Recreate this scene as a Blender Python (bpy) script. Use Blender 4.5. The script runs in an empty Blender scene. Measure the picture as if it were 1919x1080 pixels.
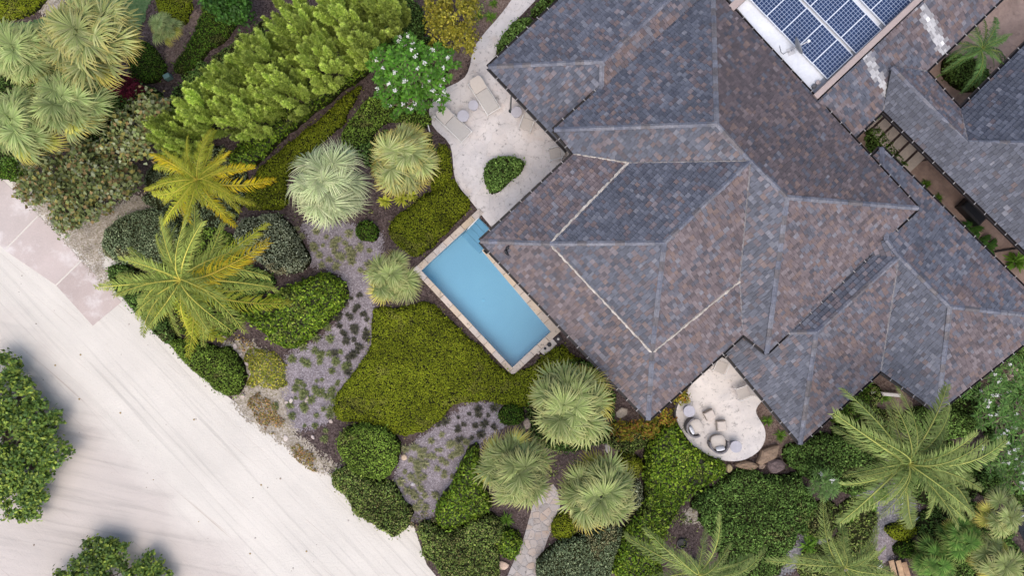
import bpy, math, random
import numpy as np
from mathutils import Vector, Matrix
from mathutils.geometry import tessellate_polygon

# ------------------------------------------------------------------ camera, sky, sun, exposure
H = 32.4                    # height of the drone camera above the ground, metres
FPX, CX, CY = 1297.0, 959.5, 540.0
scene = bpy.context.scene
COL = scene.collection
cam_d = bpy.data.cameras.new("camera")
cam_d.sensor_width = 36.0
cam_d.lens = 36.0 * FPX / 1919.0
cam_d.clip_start, cam_d.clip_end = 0.5, 3000.0
cam = bpy.data.objects.new("camera", cam_d)
cam.location = (0, 0, H)
COL.objects.link(cam)
scene.camera = cam

SUN_ELEV, SUN_AZ = math.radians(63), math.radians(188)   # azimuth clockwise from the picture's top
world = bpy.data.worlds.new("World")
scene.world = world
world.use_nodes = True
wn = world.node_tree.nodes
sky = wn.new("ShaderNodeTexSky")
sky.sky_type = 'NISHITA'
sky.sun_disc = False
sky.sun_elevation = SUN_ELEV
sky.sun_rotation = SUN_AZ
sky.air_density, sky.dust_density, sky.ozone_density = 1.0, 3.0, 1.0
wn["Background"].inputs[1].default_value = 0.15
world.node_tree.links.new(sky.outputs[0], wn["Background"].inputs[0])
sun_d = bpy.data.lights.new("sun", 'SUN')
sun_d.energy = 1.2
sun_d.angle = math.radians(80)
sun_d.color = (1.0, 0.92, 0.81)
sun = bpy.data.objects.new("sun", sun_d)
sd = Vector((math.sin(SUN_AZ) * math.cos(SUN_ELEV), math.cos(SUN_AZ) * math.cos(SUN_ELEV), math.sin(SUN_ELEV)))
sun.rotation_euler = sd.to_track_quat('Z', 'Y').to_euler()
sun.location = (0, 0, 60)
COL.objects.link(sun)
vs = scene.view_settings
vs.view_transform, vs.look, vs.gamma, vs.use_curve_mapping = 'Standard', 'None', 1.0, False
vs.exposure = 0.66
scene.render.engine = 'CYCLES'
scene.cycles.max_bounces = 8
scene.cycles.transparent_max_bounces = 8

# ------------------------------------------------------------------ helpers
rng = np.random.default_rng(11)
R = random.Random(5)


def P(px, py, z=0.0):
    """World point at height z that the photograph shows at (px, py)."""
    k = (H - z) / FPX
    return Vector(((px - CX) * k, -(py - CY) * k, z))


def PP(pts, z=0.0):
    return [P(x, y, z) for x, y in pts]


def tag(o, label=None, cat=None, group=None, kind=None):
    if label: o["label"] = label
    if cat: o["category"] = cat
    if group: o["group"] = group
    if kind: o["kind"] = kind
    return o


def empty(name, loc, label, cat, group=None):
    o = bpy.data.objects.new(name, None)
    o.empty_display_size = 0.3
    o.location = loc
    COL.objects.link(o)
    return tag(o, label, cat, group)


def link(name, me, parent=None, loc=(0, 0, 0)):
    o = bpy.data.objects.new(name, me)
    o.location = loc
    COL.objects.link(o)
    if parent is not None: o.parent = parent
    return o


def world_child(name, me, parent):
    """Child whose mesh is in world coordinates, under a root that is only translated."""
    return link(name, me, parent, -Vector(parent.location) if parent.type == 'EMPTY' else (0, 0, 0))


def tri_mesh(name, V, T, tint=None, mat=None, smooth=False):
    V = np.asarray(V, np.float32); T = np.asarray(T, np.int32)
    me = bpy.data.meshes.new(name)
    me.vertices.add(len(V)); me.vertices.foreach_set("co", V.ravel())
    me.loops.add(T.size); me.loops.foreach_set("vertex_index", T.ravel())
    me.polygons.add(len(T))
    me.polygons.foreach_set("loop_start", np.arange(0, T.size, 3, dtype=np.int32))
    me.polygons.foreach_set("loop_total", np.full(len(T), 3, np.int32))
    me.update(calc_edges=True)
    if smooth: me.polygons.foreach_set("use_smooth", np.ones(len(T), bool))
    if tint is not None:
        a = me.attributes.new("tint", 'FLOAT_COLOR', 'POINT')
        c = np.ones((len(V), 4), np.float32); c[:, :3] = tint
        a.data.foreach_set("color", c.ravel())
    if mat: me.materials.append(mat)
    return me


class MB:
    """Collects simple solids (python lists) into one mesh."""
    def __init__(s): s.v, s.f, s.c = [], [], []
    def add(s, vs_, fs, col=(1, 1, 1)):
        b = len(s.v)
        s.v += [tuple(p) for p in vs_]; s.c += [col] * len(vs_)
        s.f += [tuple(i + b for i in f) for f in fs]
    def box(s, c, sx, sy, sz, rz=0.0, col=(1, 1, 1), bev=0.0):
        ca, sa = math.cos(rz), math.sin(rz)
        def q(x, y, z): return (c[0] + x * ca - y * sa, c[1] + x * sa + y * ca, c[2] + z)
        x, y, z = sx / 2, sy / 2, sz / 2
        if bev <= 0:
            s.add([q(i * x, j * y, k * z) for k in (-1, 1) for j in (-1, 1) for i in (-1, 1)],
                  [(0, 2, 3, 1), (4, 5, 7, 6), (0, 1, 5, 4), (2, 6, 7, 3), (0, 4, 6, 2), (1, 3, 7, 5)], col)
        else:
            b = bev
            ring = lambda X, Y, Z: [q(-X, -Y, Z), q(X, -Y, Z), q(X, Y, Z), q(-X, Y, Z)]
            rings = [ring(x - b, y - b, -z), ring(x, y, -z + b), ring(x, y, z - b), ring(x - b, y - b, z)]
            s.loft(rings, col)
    def loft(s, rings, col=(1, 1, 1), caps=True):
        n = len(rings[0]); vv = [p for r in rings for p in r]; ff = []
        for k in range(len(rings) - 1):
            for i in range(n):
                j = (i + 1) % n
                ff.append((k * n + i, k * n + j, (k + 1) * n + j, (k + 1) * n + i))
        if caps:
            ff.append(tuple(range(n - 1, -1, -1))); ff.append(tuple(range((len(rings) - 1) * n, len(rings) * n)))
        s.add(vv, ff, col)
    def tube(s, pts, rad, n=6, col=(1, 1, 1)):
        pts = [Vector(p) for p in pts]
        rad = rad if isinstance(rad, (list, tuple)) else [rad] * len(pts)
        rings = []
        for i, p in enumerate(pts):
            d = (pts[min(i + 1, len(pts) - 1)] - pts[max(i - 1, 0)]).normalized()
            a = Vector((0, 0, 1)) if abs(d.z) < 0.9 else Vector((1, 0, 0))
            u = d.cross(a).normalized(); w = d.cross(u)
            rings.append([tuple(p + (u * math.cos(t) + w * math.sin(t)) * rad[i]) for t in [2 * math.pi * k / n for k in range(n)]])
        s.loft(rings, col)
    def lathe(s, c, prof, n=20, col=(1, 1, 1)):
        rings = [[(c[0] + r * math.cos(t), c[1] + r * math.sin(t), c[2] + z) for t in [2 * math.pi * k / n for k in range(n)]] for r, z in prof]
        s.loft(rings, col)
    def prism(s, poly, z0, z1, bev=0.0, col=(1, 1, 1)):
        """poly: ccw xy points, convex or mild; top edge bevelled inwards"""
        c = np.mean(np.array([p[:2] for p in poly]), axis=0)
        rings = [[(p[0], p[1], z0) for p in poly], [(p[0], p[1], z1 - bev) for p in poly]]
        if bev > 0:
            top = []
            for p in poly:
                d = np.array(p[:2]) - c; L = np.linalg.norm(d) + 1e-6
                e = np.array(p[:2]) - d / L * min(bev * 1.4, L * 0.3)
                top.append((e[0], e[1], z1))
            rings.append(top)
        s.loft(rings, col)
    def mesh(s, name, mat=None, smooth=False):
        me = bpy.data.meshes.new(name)
        me.from_pydata(s.v, [], s.f); me.update()
        a = me.attributes.new("tint", 'FLOAT_COLOR', 'POINT')
        a.data.foreach_set("color", np.array([(*c, 1.0) for c in s.c], np.float32).ravel())
        if smooth: me.polygons.foreach_set("use_smooth", np.ones(len(me.polygons), bool))
        if mat: me.materials.append(mat)
        return me


# ------------------------------------------------------------------ materials
def new_mat(name):
    m = bpy.data.materials.new(name); m.use_nodes = True
    nt = m.node_tree
    return m, nt, nt.nodes["Principled BSDF"]


def nd(nt, t, **kw):
    n = nt.nodes.new(t)
    for k, v in kw.items():
        if k in n.inputs.keys(): n.inputs[k].default_value = v
        else: setattr(n, k, v)
    return n


def mixrgb(nt, a, b, fac, mode='MIX'):
    n = nt.nodes.new("ShaderNodeMix"); n.data_type = 'RGBA'; n.blend_type = mode
    for sock, val in ((n.inputs[0], fac), (n.inputs[6], a), (n.inputs[7], b)):
        if hasattr(val, "is_linked") or hasattr(val, "links"): nt.links.new(val, sock)
        elif isinstance(val, (int, float)): sock.default_value = val
        else: sock.default_value = (*val, 1)
    return n.outputs[2]


def ramp(nt, fac, stops):
    n = nt.nodes.new("ShaderNodeValToRGB")
    nt.links.new(fac, n.inputs[0])
    e = n.color_ramp.elements
    while len(e) < len(stops): e.new(0.5)
    for el, (p, c) in zip(e, stops):
        el.position = p; el.color = (*c, 1) if not isinstance(c, (int, float)) else (c, c, c, 1)
    return n.outputs[0]


def noise(nt, vec, scale, detail=4, rough=0.6, dist=0.0):
    n = nd(nt, "ShaderNodeTexNoise", Scale=scale, Detail=detail, Roughness=rough, Distortion=dist)
    if vec is not None: nt.links.new(vec, n.inputs["Vector"])
    return n.outputs[0]


def geo_pos(nt):
    return nt.nodes.new("ShaderNodeNewGeometry").outputs["Position"]


def bump(nt, bsdf, h, strength=0.5, dist=0.02):
    b = nd(nt, "ShaderNodeBump", Strength=strength, Distance=dist)
    nt.links.new(h, b.inputs["Height"]); nt.links.new(b.outputs[0], bsdf.inputs["Normal"])


def leaf_material(name, rough=0.5, transl=0.25, spec=0.35, vary=0.12):
    m, nt, p = new_mat(name)
    at = nd(nt, "ShaderNodeAttribute", attribute_name="tint")
    oi = nt.nodes.new("ShaderNodeObjectInfo")
    mr = nd(nt, "ShaderNodeMapRange"); mr.inputs[3].default_value = 1 - vary; mr.inputs[4].default_value = 1 + vary
    nt.links.new(oi.outputs["Random"], mr.inputs[0])
    hs = nd(nt, "ShaderNodeHueSaturation")
    nt.links.new(mr.outputs[0], hs.inputs["Value"]); nt.links.new(at.outputs["Color"], hs.inputs["Color"])
    nt.links.new(hs.outputs[0], p.inputs["Base Color"])
    p.inputs["Roughness"].default_value = rough
    p.inputs["Specular IOR Level"].default_value = spec
    tr = nt.nodes.new("ShaderNodeBsdfTranslucent"); nt.links.new(hs.outputs[0], tr.inputs[0])
    mx = nt.nodes.new("ShaderNodeMixShader"); mx.inputs[0].default_value = transl
    nt.links.new(p.outputs[0], mx.inputs[1]); nt.links.new(tr.outputs[0], mx.inputs[2])
    nt.links.new(mx.outputs[0], nt.nodes["Material Output"].inputs[0])
    return m


def tint_material(name, rough=0.7, spec=0.3, nscale=9.0, namp=0.25, bstr=0.3, metallic=0.0, bdist=0.01, stretch=None):
    """Colour from the object's own tint, broken up by procedural grain."""
    m, nt, p = new_mat(name)
    at = nd(nt, "ShaderNodeAttribute", attribute_name="tint")
    pos = geo_pos(nt)
    n1 = noise(nt, pos, nscale, 5, 0.65); n2 = noise(nt, pos, nscale * 7, 3, 0.6)
    g = ramp(nt, n1, [(0.25, 1 - namp), (0.75, 1 + namp)])
    c = mixrgb(nt, at.outputs["Color"], g, 1.0, 'MULTIPLY')
    g2 = ramp(nt, n2, [(0.3, 1 - namp * 0.6), (0.7, 1 + namp * 0.6)])
    if name == "slate_shingle":
        w1 = ramp(nt, noise(nt, pos, 0.55, 5, 0.7, 0.8), [(0.3, 0.86), (0.5, 1.0), (0.72, 1.14)])
        c = mixrgb(nt, c, w1, 1.0, 'MULTIPLY')
    c = mixrgb(nt, c, g2, 1.0, 'MULTIPLY')
    nt.links.new(c, p.inputs["Base Color"])
    p.inputs["Roughness"].default_value = rough
    p.inputs["Specular IOR Level"].default_value = spec
    p.inputs["Metallic"].default_value = metallic
    if bstr: bump(nt, p, n2, bstr, bdist)
    return m


M = {}
M['leaf'] = leaf_material("leaf_matte", 0.75, 0.25, 0.08)
M['leaf_gloss'] = leaf_material("leaf_glossy", 0.45, 0.22, 0.2)
M['frond'] = leaf_material("palm_frond", 0.6, 0.22, 0.15, 0.3)
M['bark'] = tint_material("bark", 0.9, 0.1, 7, 0.4, 0.8)
M['shingle'] = tint_material("slate_shingle", 0.62, 0.4, 6, 0.22, 0.35)
M['stone'] = tint_material("rough_stone", 0.85, 0.2, 3.0, 0.16, 0.5)
M['paint'] = tint_material("painted_metal", 0.45, 0.4, 5, 0.06, 0.05)
M['fabric'] = tint_material("woven_fabric", 0.9, 0.1, 10, 0.06, 0.4)
M['wicker'] = tint_material("wicker", 0.8, 0.2, 14, 0.3, 0.8)
M['plaster'] = tint_material("plaster", 0.85, 0.2, 1.2, 0.1, 0.15)
M['flash'] = tint_material("lead_flashing", 0.6, 0.4, 2.2, 0.45, 0.5)
M['timber'] = tint_material("timber", 0.8, 0.2, 6, 0.3, 0.3)


def sand_mat():
    m, nt, p = new_mat("coral_sand")
    pos = geo_pos(nt)
    def streak(angle, sx, sy, scale, dist):
        mr_ = nd(nt, "ShaderNodeMapping"); mr_.inputs["Rotation"].default_value = (0, 0, angle)
        mp = nd(nt, "ShaderNodeMapping"); mp.inputs["Scale"].default_value = (sx, sy, 1)
        nt.links.new(pos, mr_.inputs[0]); nt.links.new(mr_.outputs[0], mp.inputs[0])
        return noise(nt, mp.outputs[0], scale, 6, 0.62, dist)
    s1 = streak(math.radians(43), 0.035, 1.0, 1.7, 0.25)      # wheel tracks along the road
    s2 = streak(math.radians(47), 0.02, 1.0, 4.6, 0.15)
    s3 = streak(math.radians(12), 0.06, 1.0, 2.3, 0.3)       # tracks of the side turning
    # side turning mask: lower left corner of the road
    sep = nt.nodes.new("ShaderNodeSeparateXYZ"); nt.links.new(pos, sep.inputs[0])
    mth = nd(nt, "ShaderNodeMath", operation='ADD'); nt.links.new(sep.outputs[0], mth.inputs[0]); nt.links.new(sep.outputs[1], mth.inputs[1])
    wob = noise(nt, pos, 0.35, 4)
    mth2 = nd(nt, "ShaderNodeMath", operation='MULTIPLY_ADD'); nt.links.new(wob, mth2.inputs[0]); mth2.inputs[1].default_value = 6.0
    nt.links.new(mth.outputs[0], mth2.inputs[2])
    mk = nd(nt, "ShaderNodeMapRange"); mk.inputs[1].default_value = -21.5; mk.inputs[2].default_value = -24.5
    nt.links.new(mth2.outputs[0], mk.inputs[0])
    t1 = ramp(nt, s1, [(0.3, 0.93), (0.52, 1.0), (0.8, 1.02)])
    t2 = ramp(nt, s2, [(0.34, 0.86), (0.45, 1.0), (0.8, 1.02)])
    t3 = ramp(nt, s3, [(0.32, 0.8), (0.48, 0.97), (0.8, 1.05)])
    tA = mixrgb(nt, t1, t2, 1.0, 'MULTIPLY')
    t = mixrgb(nt, tA, t3, mk.outputs[0])
    s4 = streak(math.radians(41), 0.012, 1.0, 9.0, 0.1)
    ln = ramp(nt, s4, [(0.33, 1.0), (0.38, 0.0)])
    pm = ramp(nt, noise(nt, pos, 0.16, 3), [(0.4, 0.0), (0.56, 0.9)])
    lm = nd(nt, "ShaderNodeMath", operation='MULTIPLY'); nt.links.new(ln, lm.inputs[0]); nt.links.new(pm, lm.inputs[1])
    t = mixrgb(nt, t, (0.72, 0.66, 0.62), lm.outputs[0])
    base = mixrgb(nt, (0.605, 0.562, 0.5), (0.52, 0.465, 0.42), mk.outputs[0])
    big = ramp(nt, noise(nt, pos, 0.22, 4), [(0.35, 0.93), (0.65, 1.03)])
    c = mixrgb(nt, mixrgb(nt, base, t, 1.0, 'MULTIPLY'), big, 1.0, 'MULTIPLY')
    sp = ramp(nt, noise(nt, pos, 26, 2, 0.5), [(0.24, 0.72), (0.33, 1.0), (0.8, 1.03)])
    c = mixrgb(nt, c, sp, 1.0, 'MULTIPLY')
    nt.links.new(c, p.inputs["Base Color"]); p.inputs["Roughness"].default_value = 0.95
    p.inputs["Specular IOR Level"].default_value = 0.1
    hgt = nd(nt, "ShaderNodeMath", operation='ADD')
    nt.links.new(tA, hgt.inputs[0]); nt.links.new(noise(nt, pos, 9, 5, 0.7), hgt.inputs[1])
    bump(nt, p, hgt.outputs[0], 0.5, 0.05)
    return m


def ground_mat(name, cols, scale, speck=None, bstr=0.6, big=0.35, fray=0.0):
    """Loose ground: chips of the given colours, soft patches, small relief."""
    m, nt, p = new_mat(name)
    pos = geo_pos(nt)
    v = nd(nt, "ShaderNodeTexVoronoi", Scale=scale); nt.links.new(pos, v.inputs["Vector"])
    sep = nt.nodes.new("ShaderNodeSeparateColor"); nt.links.new(v.outputs["Color"], sep.inputs[0])
    k = len(cols)
    c = ramp(nt, sep.outputs[0], [(i / max(1, k - 1), cc) for i, cc in enumerate(cols)])
    g = ramp(nt, noise(nt, pos, big * 4, 5, 0.65), [(0.3, 0.72), (0.7, 1.25)])
    c = mixrgb(nt, c, g, 1.0, 'MULTIPLY')
    if speck:
        f = ramp(nt, noise(nt, pos, scale * 0.55, 3, 0.7), [(0.56, 0.0), (0.64, 1.0)])
        c = mixrgb(nt, c, speck, f)
    nt.links.new(c, p.inputs["Base Color"]); p.inputs["Roughness"].default_value = 0.95
    p.inputs["Specular IOR Level"].default_value = 0.1
    bump(nt, p, sep.outputs[0], bstr, 0.02)
    if fray:
        # loose material thins out towards the rim of its patch (tint holds the distance to the rim)
        at = nd(nt, "ShaderNodeAttribute", attribute_name="tint")
        se = nt.nodes.new("ShaderNodeSeparateColor"); nt.links.new(at.outputs["Color"], se.inputs[0])
        n1 = nd(nt, "ShaderNodeMath", operation='MULTIPLY_ADD'); nt.links.new(noise(nt, pos, 2.2, 6, 0.75), n1.inputs[0]); n1.inputs[1].default_value = fray * 2.6
        nt.links.new(se.outputs[0], n1.inputs[2])
        n2 = nd(nt, "ShaderNodeMath", operation='MULTIPLY_ADD'); nt.links.new(sep.outputs[1], n2.inputs[0]); n2.inputs[1].default_value = fray
        nt.links.new(n1.outputs[0], n2.inputs[2])
        th = nd(nt, "ShaderNodeMath", operation='GREATER_THAN'); nt.links.new(n2.outputs[0], th.inputs[0]); th.inputs[1].default_value = 0.4 + fray * 1.8
        tr = nt.nodes.new("ShaderNodeBsdfTransparent"); mx = nt.nodes.new("ShaderNodeMixShader")
        nt.links.new(th.outputs[0], mx.inputs[0]); nt.links.new(tr.outputs[0], mx.inputs[1]); nt.links.new(p.outputs[0], mx.inputs[2])
        nt.links.new(mx.outputs[0], nt.nodes["Material Output"].inputs[0])
    return m


M['sand'] = sand_mat()
M['mulch'] = ground_mat("bark_mulch", [(0.035, 0.025, 0.023), (0.072, 0.051, 0.047), (0.112, 0.083, 0.077)], 18, (0.15, 0.115, 0.105))
M['gravel'] = ground_mat("lavender_gravel", [(0.15, 0.125, 0.128), (0.215, 0.185, 0.196), (0.275, 0.24, 0.255)], 22, (0.38, 0.34, 0.355), fray=0.28)
M['pale'] = ground_mat("sandy_grit", [(0.24, 0.2, 0.15), (0.34, 0.295, 0.24), (0.44, 0.39, 0.335)], 20, (0.18, 0.16, 0.08), fray=0.4)
M['brownsoil'] = ground_mat("brown_soil", [(0.1, 0.068, 0.055), (0.15, 0.105, 0.088), (0.2, 0.145, 0.12)], 18, (0.23, 0.18, 0.15), fray=0.25)
M['lawn'] = ground_mat("lawn", [(0.05, 0.1, 0.035), (0.075, 0.13, 0.05), (0.095, 0.155, 0.065)], 14, (0.12, 0.15, 0.07), fray=0.15)
M['pinkpave'] = ground_mat("pink_paving", [(0.28, 0.2, 0.165), (0.31, 0.22, 0.18), (0.34, 0.245, 0.2)], 6, None, 0.1)
M['greysoil'] = ground_mat("grey_grit", [(0.1, 0.095, 0.1), (0.17, 0.165, 0.175), (0.23, 0.22, 0.23)], 15, (0.3, 0.28, 0.29), fray=0.3)


def slab_mat():
    m, nt, p = new_mat("pink_concrete")
    pos = geo_pos(nt)
    at = nd(nt, "ShaderNodeAttribute", attribute_name="tint")
    a = ramp(nt, noise(nt, pos, 0.6, 6, 0.65), [(0.3, 0.9), (0.7, 1.08)])
    b = ramp(nt, noise(nt, pos, 14, 4, 0.7), [(0.3, 0.93), (0.7, 1.05)])
    c = mixrgb(nt, mixrgb(nt, at.outputs["Color"], a, 1.0, 'MULTIPLY'), b, 1.0, 'MULTIPLY')
    # sand blown over it
    s = ramp(nt, noise(nt, pos, 0.9, 6, 0.7), [(0.52, 0.0), (0.68, 0.75)])
    c = mixrgb(nt, c, (0.64, 0.59, 0.56), s)
    nt.links.new(c, p.inputs["Base Color"]); p.inputs["Roughness"].default_value = 0.9
    bump(nt, p, noise(nt, pos, 30, 3), 0.2, 0.01)
    return m


M['slab'] = slab_mat()


def patio_mat():
    m, nt, p = new_mat("coral_stone")
    pos = geo_pos(nt)
    at = nd(nt, "ShaderNodeAttribute", attribute_name="tint")
    a = ramp(nt, noise(nt, pos, 1.1, 6, 0.7), [(0.28, 0.84), (0.7, 1.06)])
    c = mixrgb(nt, at.outputs["Color"], a, 1.0, 'MULTIPLY')
    tan = ramp(nt, noise(nt, pos, 0.8, 5, 0.7), [(0.55, 0.0), (0.78, 0.5)])
    c = mixrgb(nt, c, (0.5, 0.38, 0.3), tan)
    gr = ramp(nt, noise(nt, pos, 0.5, 6, 0.7, 0.5), [(0.5, 0.0), (0.72, 0.55)])
    c = mixrgb(nt, c, (0.36, 0.35, 0.37), gr)
    d = ramp(nt, noise(nt, pos, 5, 6, 0.8), [(0.36, 0.35), (0.44, 1.0)])
    c = mixrgb(nt, c, d, 0.8, 'MULTIPLY')
    nt.links.new(c, p.inputs["Base Color"]); p.inputs["Roughness"].default_value = 0.85
    bump(nt, p, noise(nt, pos, 12, 5, 0.7), 0.4, 0.015)
    return m


M['patio'] = patio_mat()


def water_mat(name, tint, rough=0.03, wave=2.2):
    m, nt, p = new_mat(name)
    nt.nodes.remove(p)
    tr = nt.nodes.new("ShaderNodeBsdfTransparent"); tr.inputs[0].default_value = (*tint, 1)
    gl = nt.nodes.new("ShaderNodeBsdfGlossy"); gl.inputs["Roughness"].default_value = rough
    fr = nd(nt, "ShaderNodeFresnel", IOR=1.33)
    b = nd(nt, "ShaderNodeBump", Strength=0.25, Distance=0.03)
    nt.links.new(noise(nt, geo_pos(nt), wave, 3), b.inputs["Height"])
    nt.links.new(b.outputs[0], gl.inputs["Normal"]); nt.links.new(b.outputs[0], fr.inputs["Normal"])
    mx = nt.nodes.new("ShaderNodeMixShader")
    nt.links.new(fr.outputs[0], mx.inputs[0]); nt.links.new(tr.outputs[0], mx.inputs[1]); nt.links.new(gl.outputs[0], mx.inputs[2])
    nt.links.new(mx.outputs[0], nt.nodes["Material Output"].inputs[0])
    return m


M['water'] = water_mat("pool_water", (0.5, 0.8, 0.94))


def pool_plaster():
    m, nt, p = new_mat("pool_plaster")
    pos = geo_pos(nt)
    a = ramp(nt, noise(nt, pos, 0.45, 5, 0.6, 0.6), [(0.3, (0.56, 0.56, 0.6)), (0.7, (0.64, 0.62, 0.64))])
    b = ramp(nt, noise(nt, pos, 20, 3, 0.6), [(0.3, 0.95), (0.7, 1.04)])
    nt.links.new(mixrgb(nt, a, b, 1.0, 'MULTIPLY'), p.inputs["Base Color"]); p.inputs["Roughness"].default_value = 0.8
    return m


M['plasterblue'] = pool_plaster()


def panel_mat():
    m, nt, p = new_mat("solar_cells")
    tc = nt.nodes.new("ShaderNodeTexCoord")
    sep = nt.nodes.new("ShaderNodeSeparateXYZ"); nt.links.new(tc.outputs["Generated"], sep.inputs[0])
    outs = []
    for i, n in ((0, 6.0), (1, 10.0)):
        mu = nd(nt, "ShaderNodeMath", operation='MULTIPLY'); nt.links.new(sep.outputs[i], mu.inputs[0]); mu.inputs[1].default_value = n
        fr = nd(nt, "ShaderNodeMath", operation='FRACT'); nt.links.new(mu.outputs[0], fr.inputs[0])
        pp = nd(nt, "ShaderNodeMath", operation='PINGPONG'); nt.links.new(fr.outputs[0], pp.inputs[0]); pp.inputs[1].default_value = 0.5
        gt = nd(nt, "ShaderNodeMath", operation='GREATER_THAN'); nt.links.new(pp.outputs[0], gt.inputs[0]); gt.inputs[1].default_value = 0.06
        outs.append(gt.outputs[0])
    an = nd(nt, "ShaderNodeMath", operation='MULTIPLY'); nt.links.new(outs[0], an.inputs[0]); nt.links.new(outs[1], an.inputs[1])
    nz = ramp(nt, noise(nt, geo_pos(nt), 3, 3), [(0.3, (0.013, 0.026, 0.07)), (0.7, (0.02, 0.038, 0.095))])
    nt.links.new(mixrgb(nt, (0.3, 0.35, 0.46), nz, an.outputs[0]), p.inputs["Base Color"])
    p.inputs["Roughness"].default_value = 0.15
    p.inputs["Specular IOR Level"].default_value = 0.6
    return m


M['panel'] = panel_mat()


# ------------------------------------------------------------------ geometry tools (2D)
def smooth_poly(pts, it=2):
    a = np.array([tuple(p)[:2] for p in pts], float)
    for _ in range(it):
        b = np.roll(a, -1, 0)
        a = np.stack([a * 0.75 + b * 0.25, a * 0.25 + b * 0.75], 1).reshape(-1, 2)
    return a


def inside(poly, X):
    x, y = X[:, 0], X[:, 1]; r = np.zeros(len(X), bool)
    a = np.asarray(poly)[:, :2]; b = np.roll(a, -1, 0)
    for (x0, y0), (x1, y1) in zip(a, b):
        if y0 == y1: continue
        c = ((y0 > y) != (y1 > y)) & (x < (x1 - x0) * (y - y0) / (y1 - y0) + x0)
        r ^= c
    return r


def sdist(poly, X):
    """distance to the outline, positive inside"""
    a = np.asarray(poly)[:, :2]; b = np.roll(a, -1, 0); d = np.full(len(X), 1e9)
    for p, q in zip(a, b):
        e = q - p; t = np.clip(((X - p) @ e) / (e @ e + 1e-12), 0, 1)
        d = np.minimum(d, np.hypot(*(X - p - t[:, None] * e).T))
    return np.where(inside(poly, X), d, -d)


def clip_half(poly, n, c):
    """keep n.x <= c"""
    out = []
    for i, p in enumerate(poly):
        q = poly[(i + 1) % len(poly)]
        dp, dq = n[0] * p[0] + n[1] * p[1] - c, n[0] * q[0] + n[1] * q[1] - c
        if dp <= 0: out.append(p)
        if (dp < 0 < dq) or (dq < 0 < dp):
            t = dp / (dp - dq); out.append((p[0] + (q[0] - p[0]) * t, p[1] + (q[1] - p[1]) * t))
    return out


def area2(poly):
    return 0.5 * sum(p[0] * q[1] - q[0] * p[1] for p, q in zip(poly, poly[1:] + poly[:1]))


def ccw(poly):
    poly = [tuple(p)[:2] for p in poly]
    return poly if area2(poly) > 0 else poly[::-1]


def value_noise(X, scale, seed):
    g = np.random.default_rng(seed).random((64, 64))
    q = X * scale; i = np.floor(q).astype(int); f = q - i; f = f * f * (3 - 2 * f)
    w = lambda a, b: g[a % 64, b % 64]
    return ((w(i[:, 0], i[:, 1]) * (1 - f[:, 0]) + w(i[:, 0] + 1, i[:, 1]) * f[:, 0]) * (1 - f[:, 1])
            + (w(i[:, 0], i[:, 1] + 1) * (1 - f[:, 0]) + w(i[:, 0] + 1, i[:, 1] + 1) * f[:, 0]) * f[:, 1]) - 0.5


def voronoi_stones(poly, spacing, gap, seed, jit=0.42):
    """convex stones that tile the outline, joints left open"""
    poly = ccw(poly); rr = random.Random(seed)
    xs = [p[0] for p in poly]; ys = [p[1] for p in poly]
    seeds = []
    ny = int((max(ys) - min(ys)) / spacing) + 3; nx = int((max(xs) - min(xs)) / spacing) + 3
    for j in range(-1, ny):
        for i in range(-1, nx):
            seeds.append((min(xs) + (i + 0.5 * (j % 2) + rr.uniform(-jit, jit)) * spacing, min(ys) + (j + rr.uniform(-jit, jit)) * spacing))
    S = np.array(seeds); out = []
    for k, s in enumerate(seeds):
        d = np.hypot(*(S - S[k]).T); nb = np.where((d < 3 * spacing) & (d > 0))[0]
        cell = [(s[0] - 2 * spacing, s[1] - 2 * spacing), (s[0] + 2 * spacing, s[1] - 2 * spacing), (s[0] + 2 * spacing, s[1] + 2 * spacing), (s[0] - 2 * spacing, s[1] + 2 * spacing)]
        pc = list(poly)
        for q in nb:
            n = (S[q] - S[k]) / d[q]; c = float(n @ (S[q] + S[k]) / 2) - gap / 2
            pc = clip_half(pc, n, c)
            if len(pc) < 3: break
        if len(pc) >= 3 and abs(area2(pc)) > 0.12 * spacing ** 2:
            qq = [pc[0]]
            for p in pc[1:]:
                if math.hypot(p[0] - qq[-1][0], p[1] - qq[-1][1]) > 0.02: qq.append(p)
            if len(qq) >= 3: out.append(qq)
    return out


def flat_sheet(name, outer, z, mat, holes=(), kind='structure', parent=None, tint=None):
    loops = [[Vector((p[0], p[1], 0)) for p in outer]] + [[Vector((p[0], p[1], 0)) for p in h] for h in holes]
    V = np.array([(p.x, p.y, z) for l in loops for p in l])
    T = np.array(tessellate_polygon(loops))
    a = V[T[:, 1]] - V[T[:, 0]]; b = V[T[:, 2]] - V[T[:, 0]]
    fl = (a[:, 0] * b[:, 1] - a[:, 1] * b[:, 0]) < 0
    T[fl] = T[fl][:, ::-1]
    o = link(name, tri_mesh(name, V, T, tint, mat), parent)
    if kind: o["kind"] = kind
    return o


# ------------------------------------------------------------------ leaves
def unit(v):
    return v / (np.linalg.norm(v, axis=1, keepdims=True) + 1e-9)


def vivid(c, gain=1.75, sat=1.05):
    """foliage colours, a little richer; pale petals are left alone"""
    c = np.asarray(c, float)
    if c.max() > 0.5: return c
    l = c @ np.array([0.3, 0.6, 0.1])
    return np.clip(l[:, None] + (c - l[:, None]) * sat, 0.002, 0.6) * gain * np.array([1.04, 1.0, 0.92])


def pick(cols, n, lo=0.75, hi=1.3):
    c = vivid(np.array(cols))[rng.integers(0, len(cols), n)]
    return c * rng.uniform(lo, hi, (n, 1))


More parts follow.
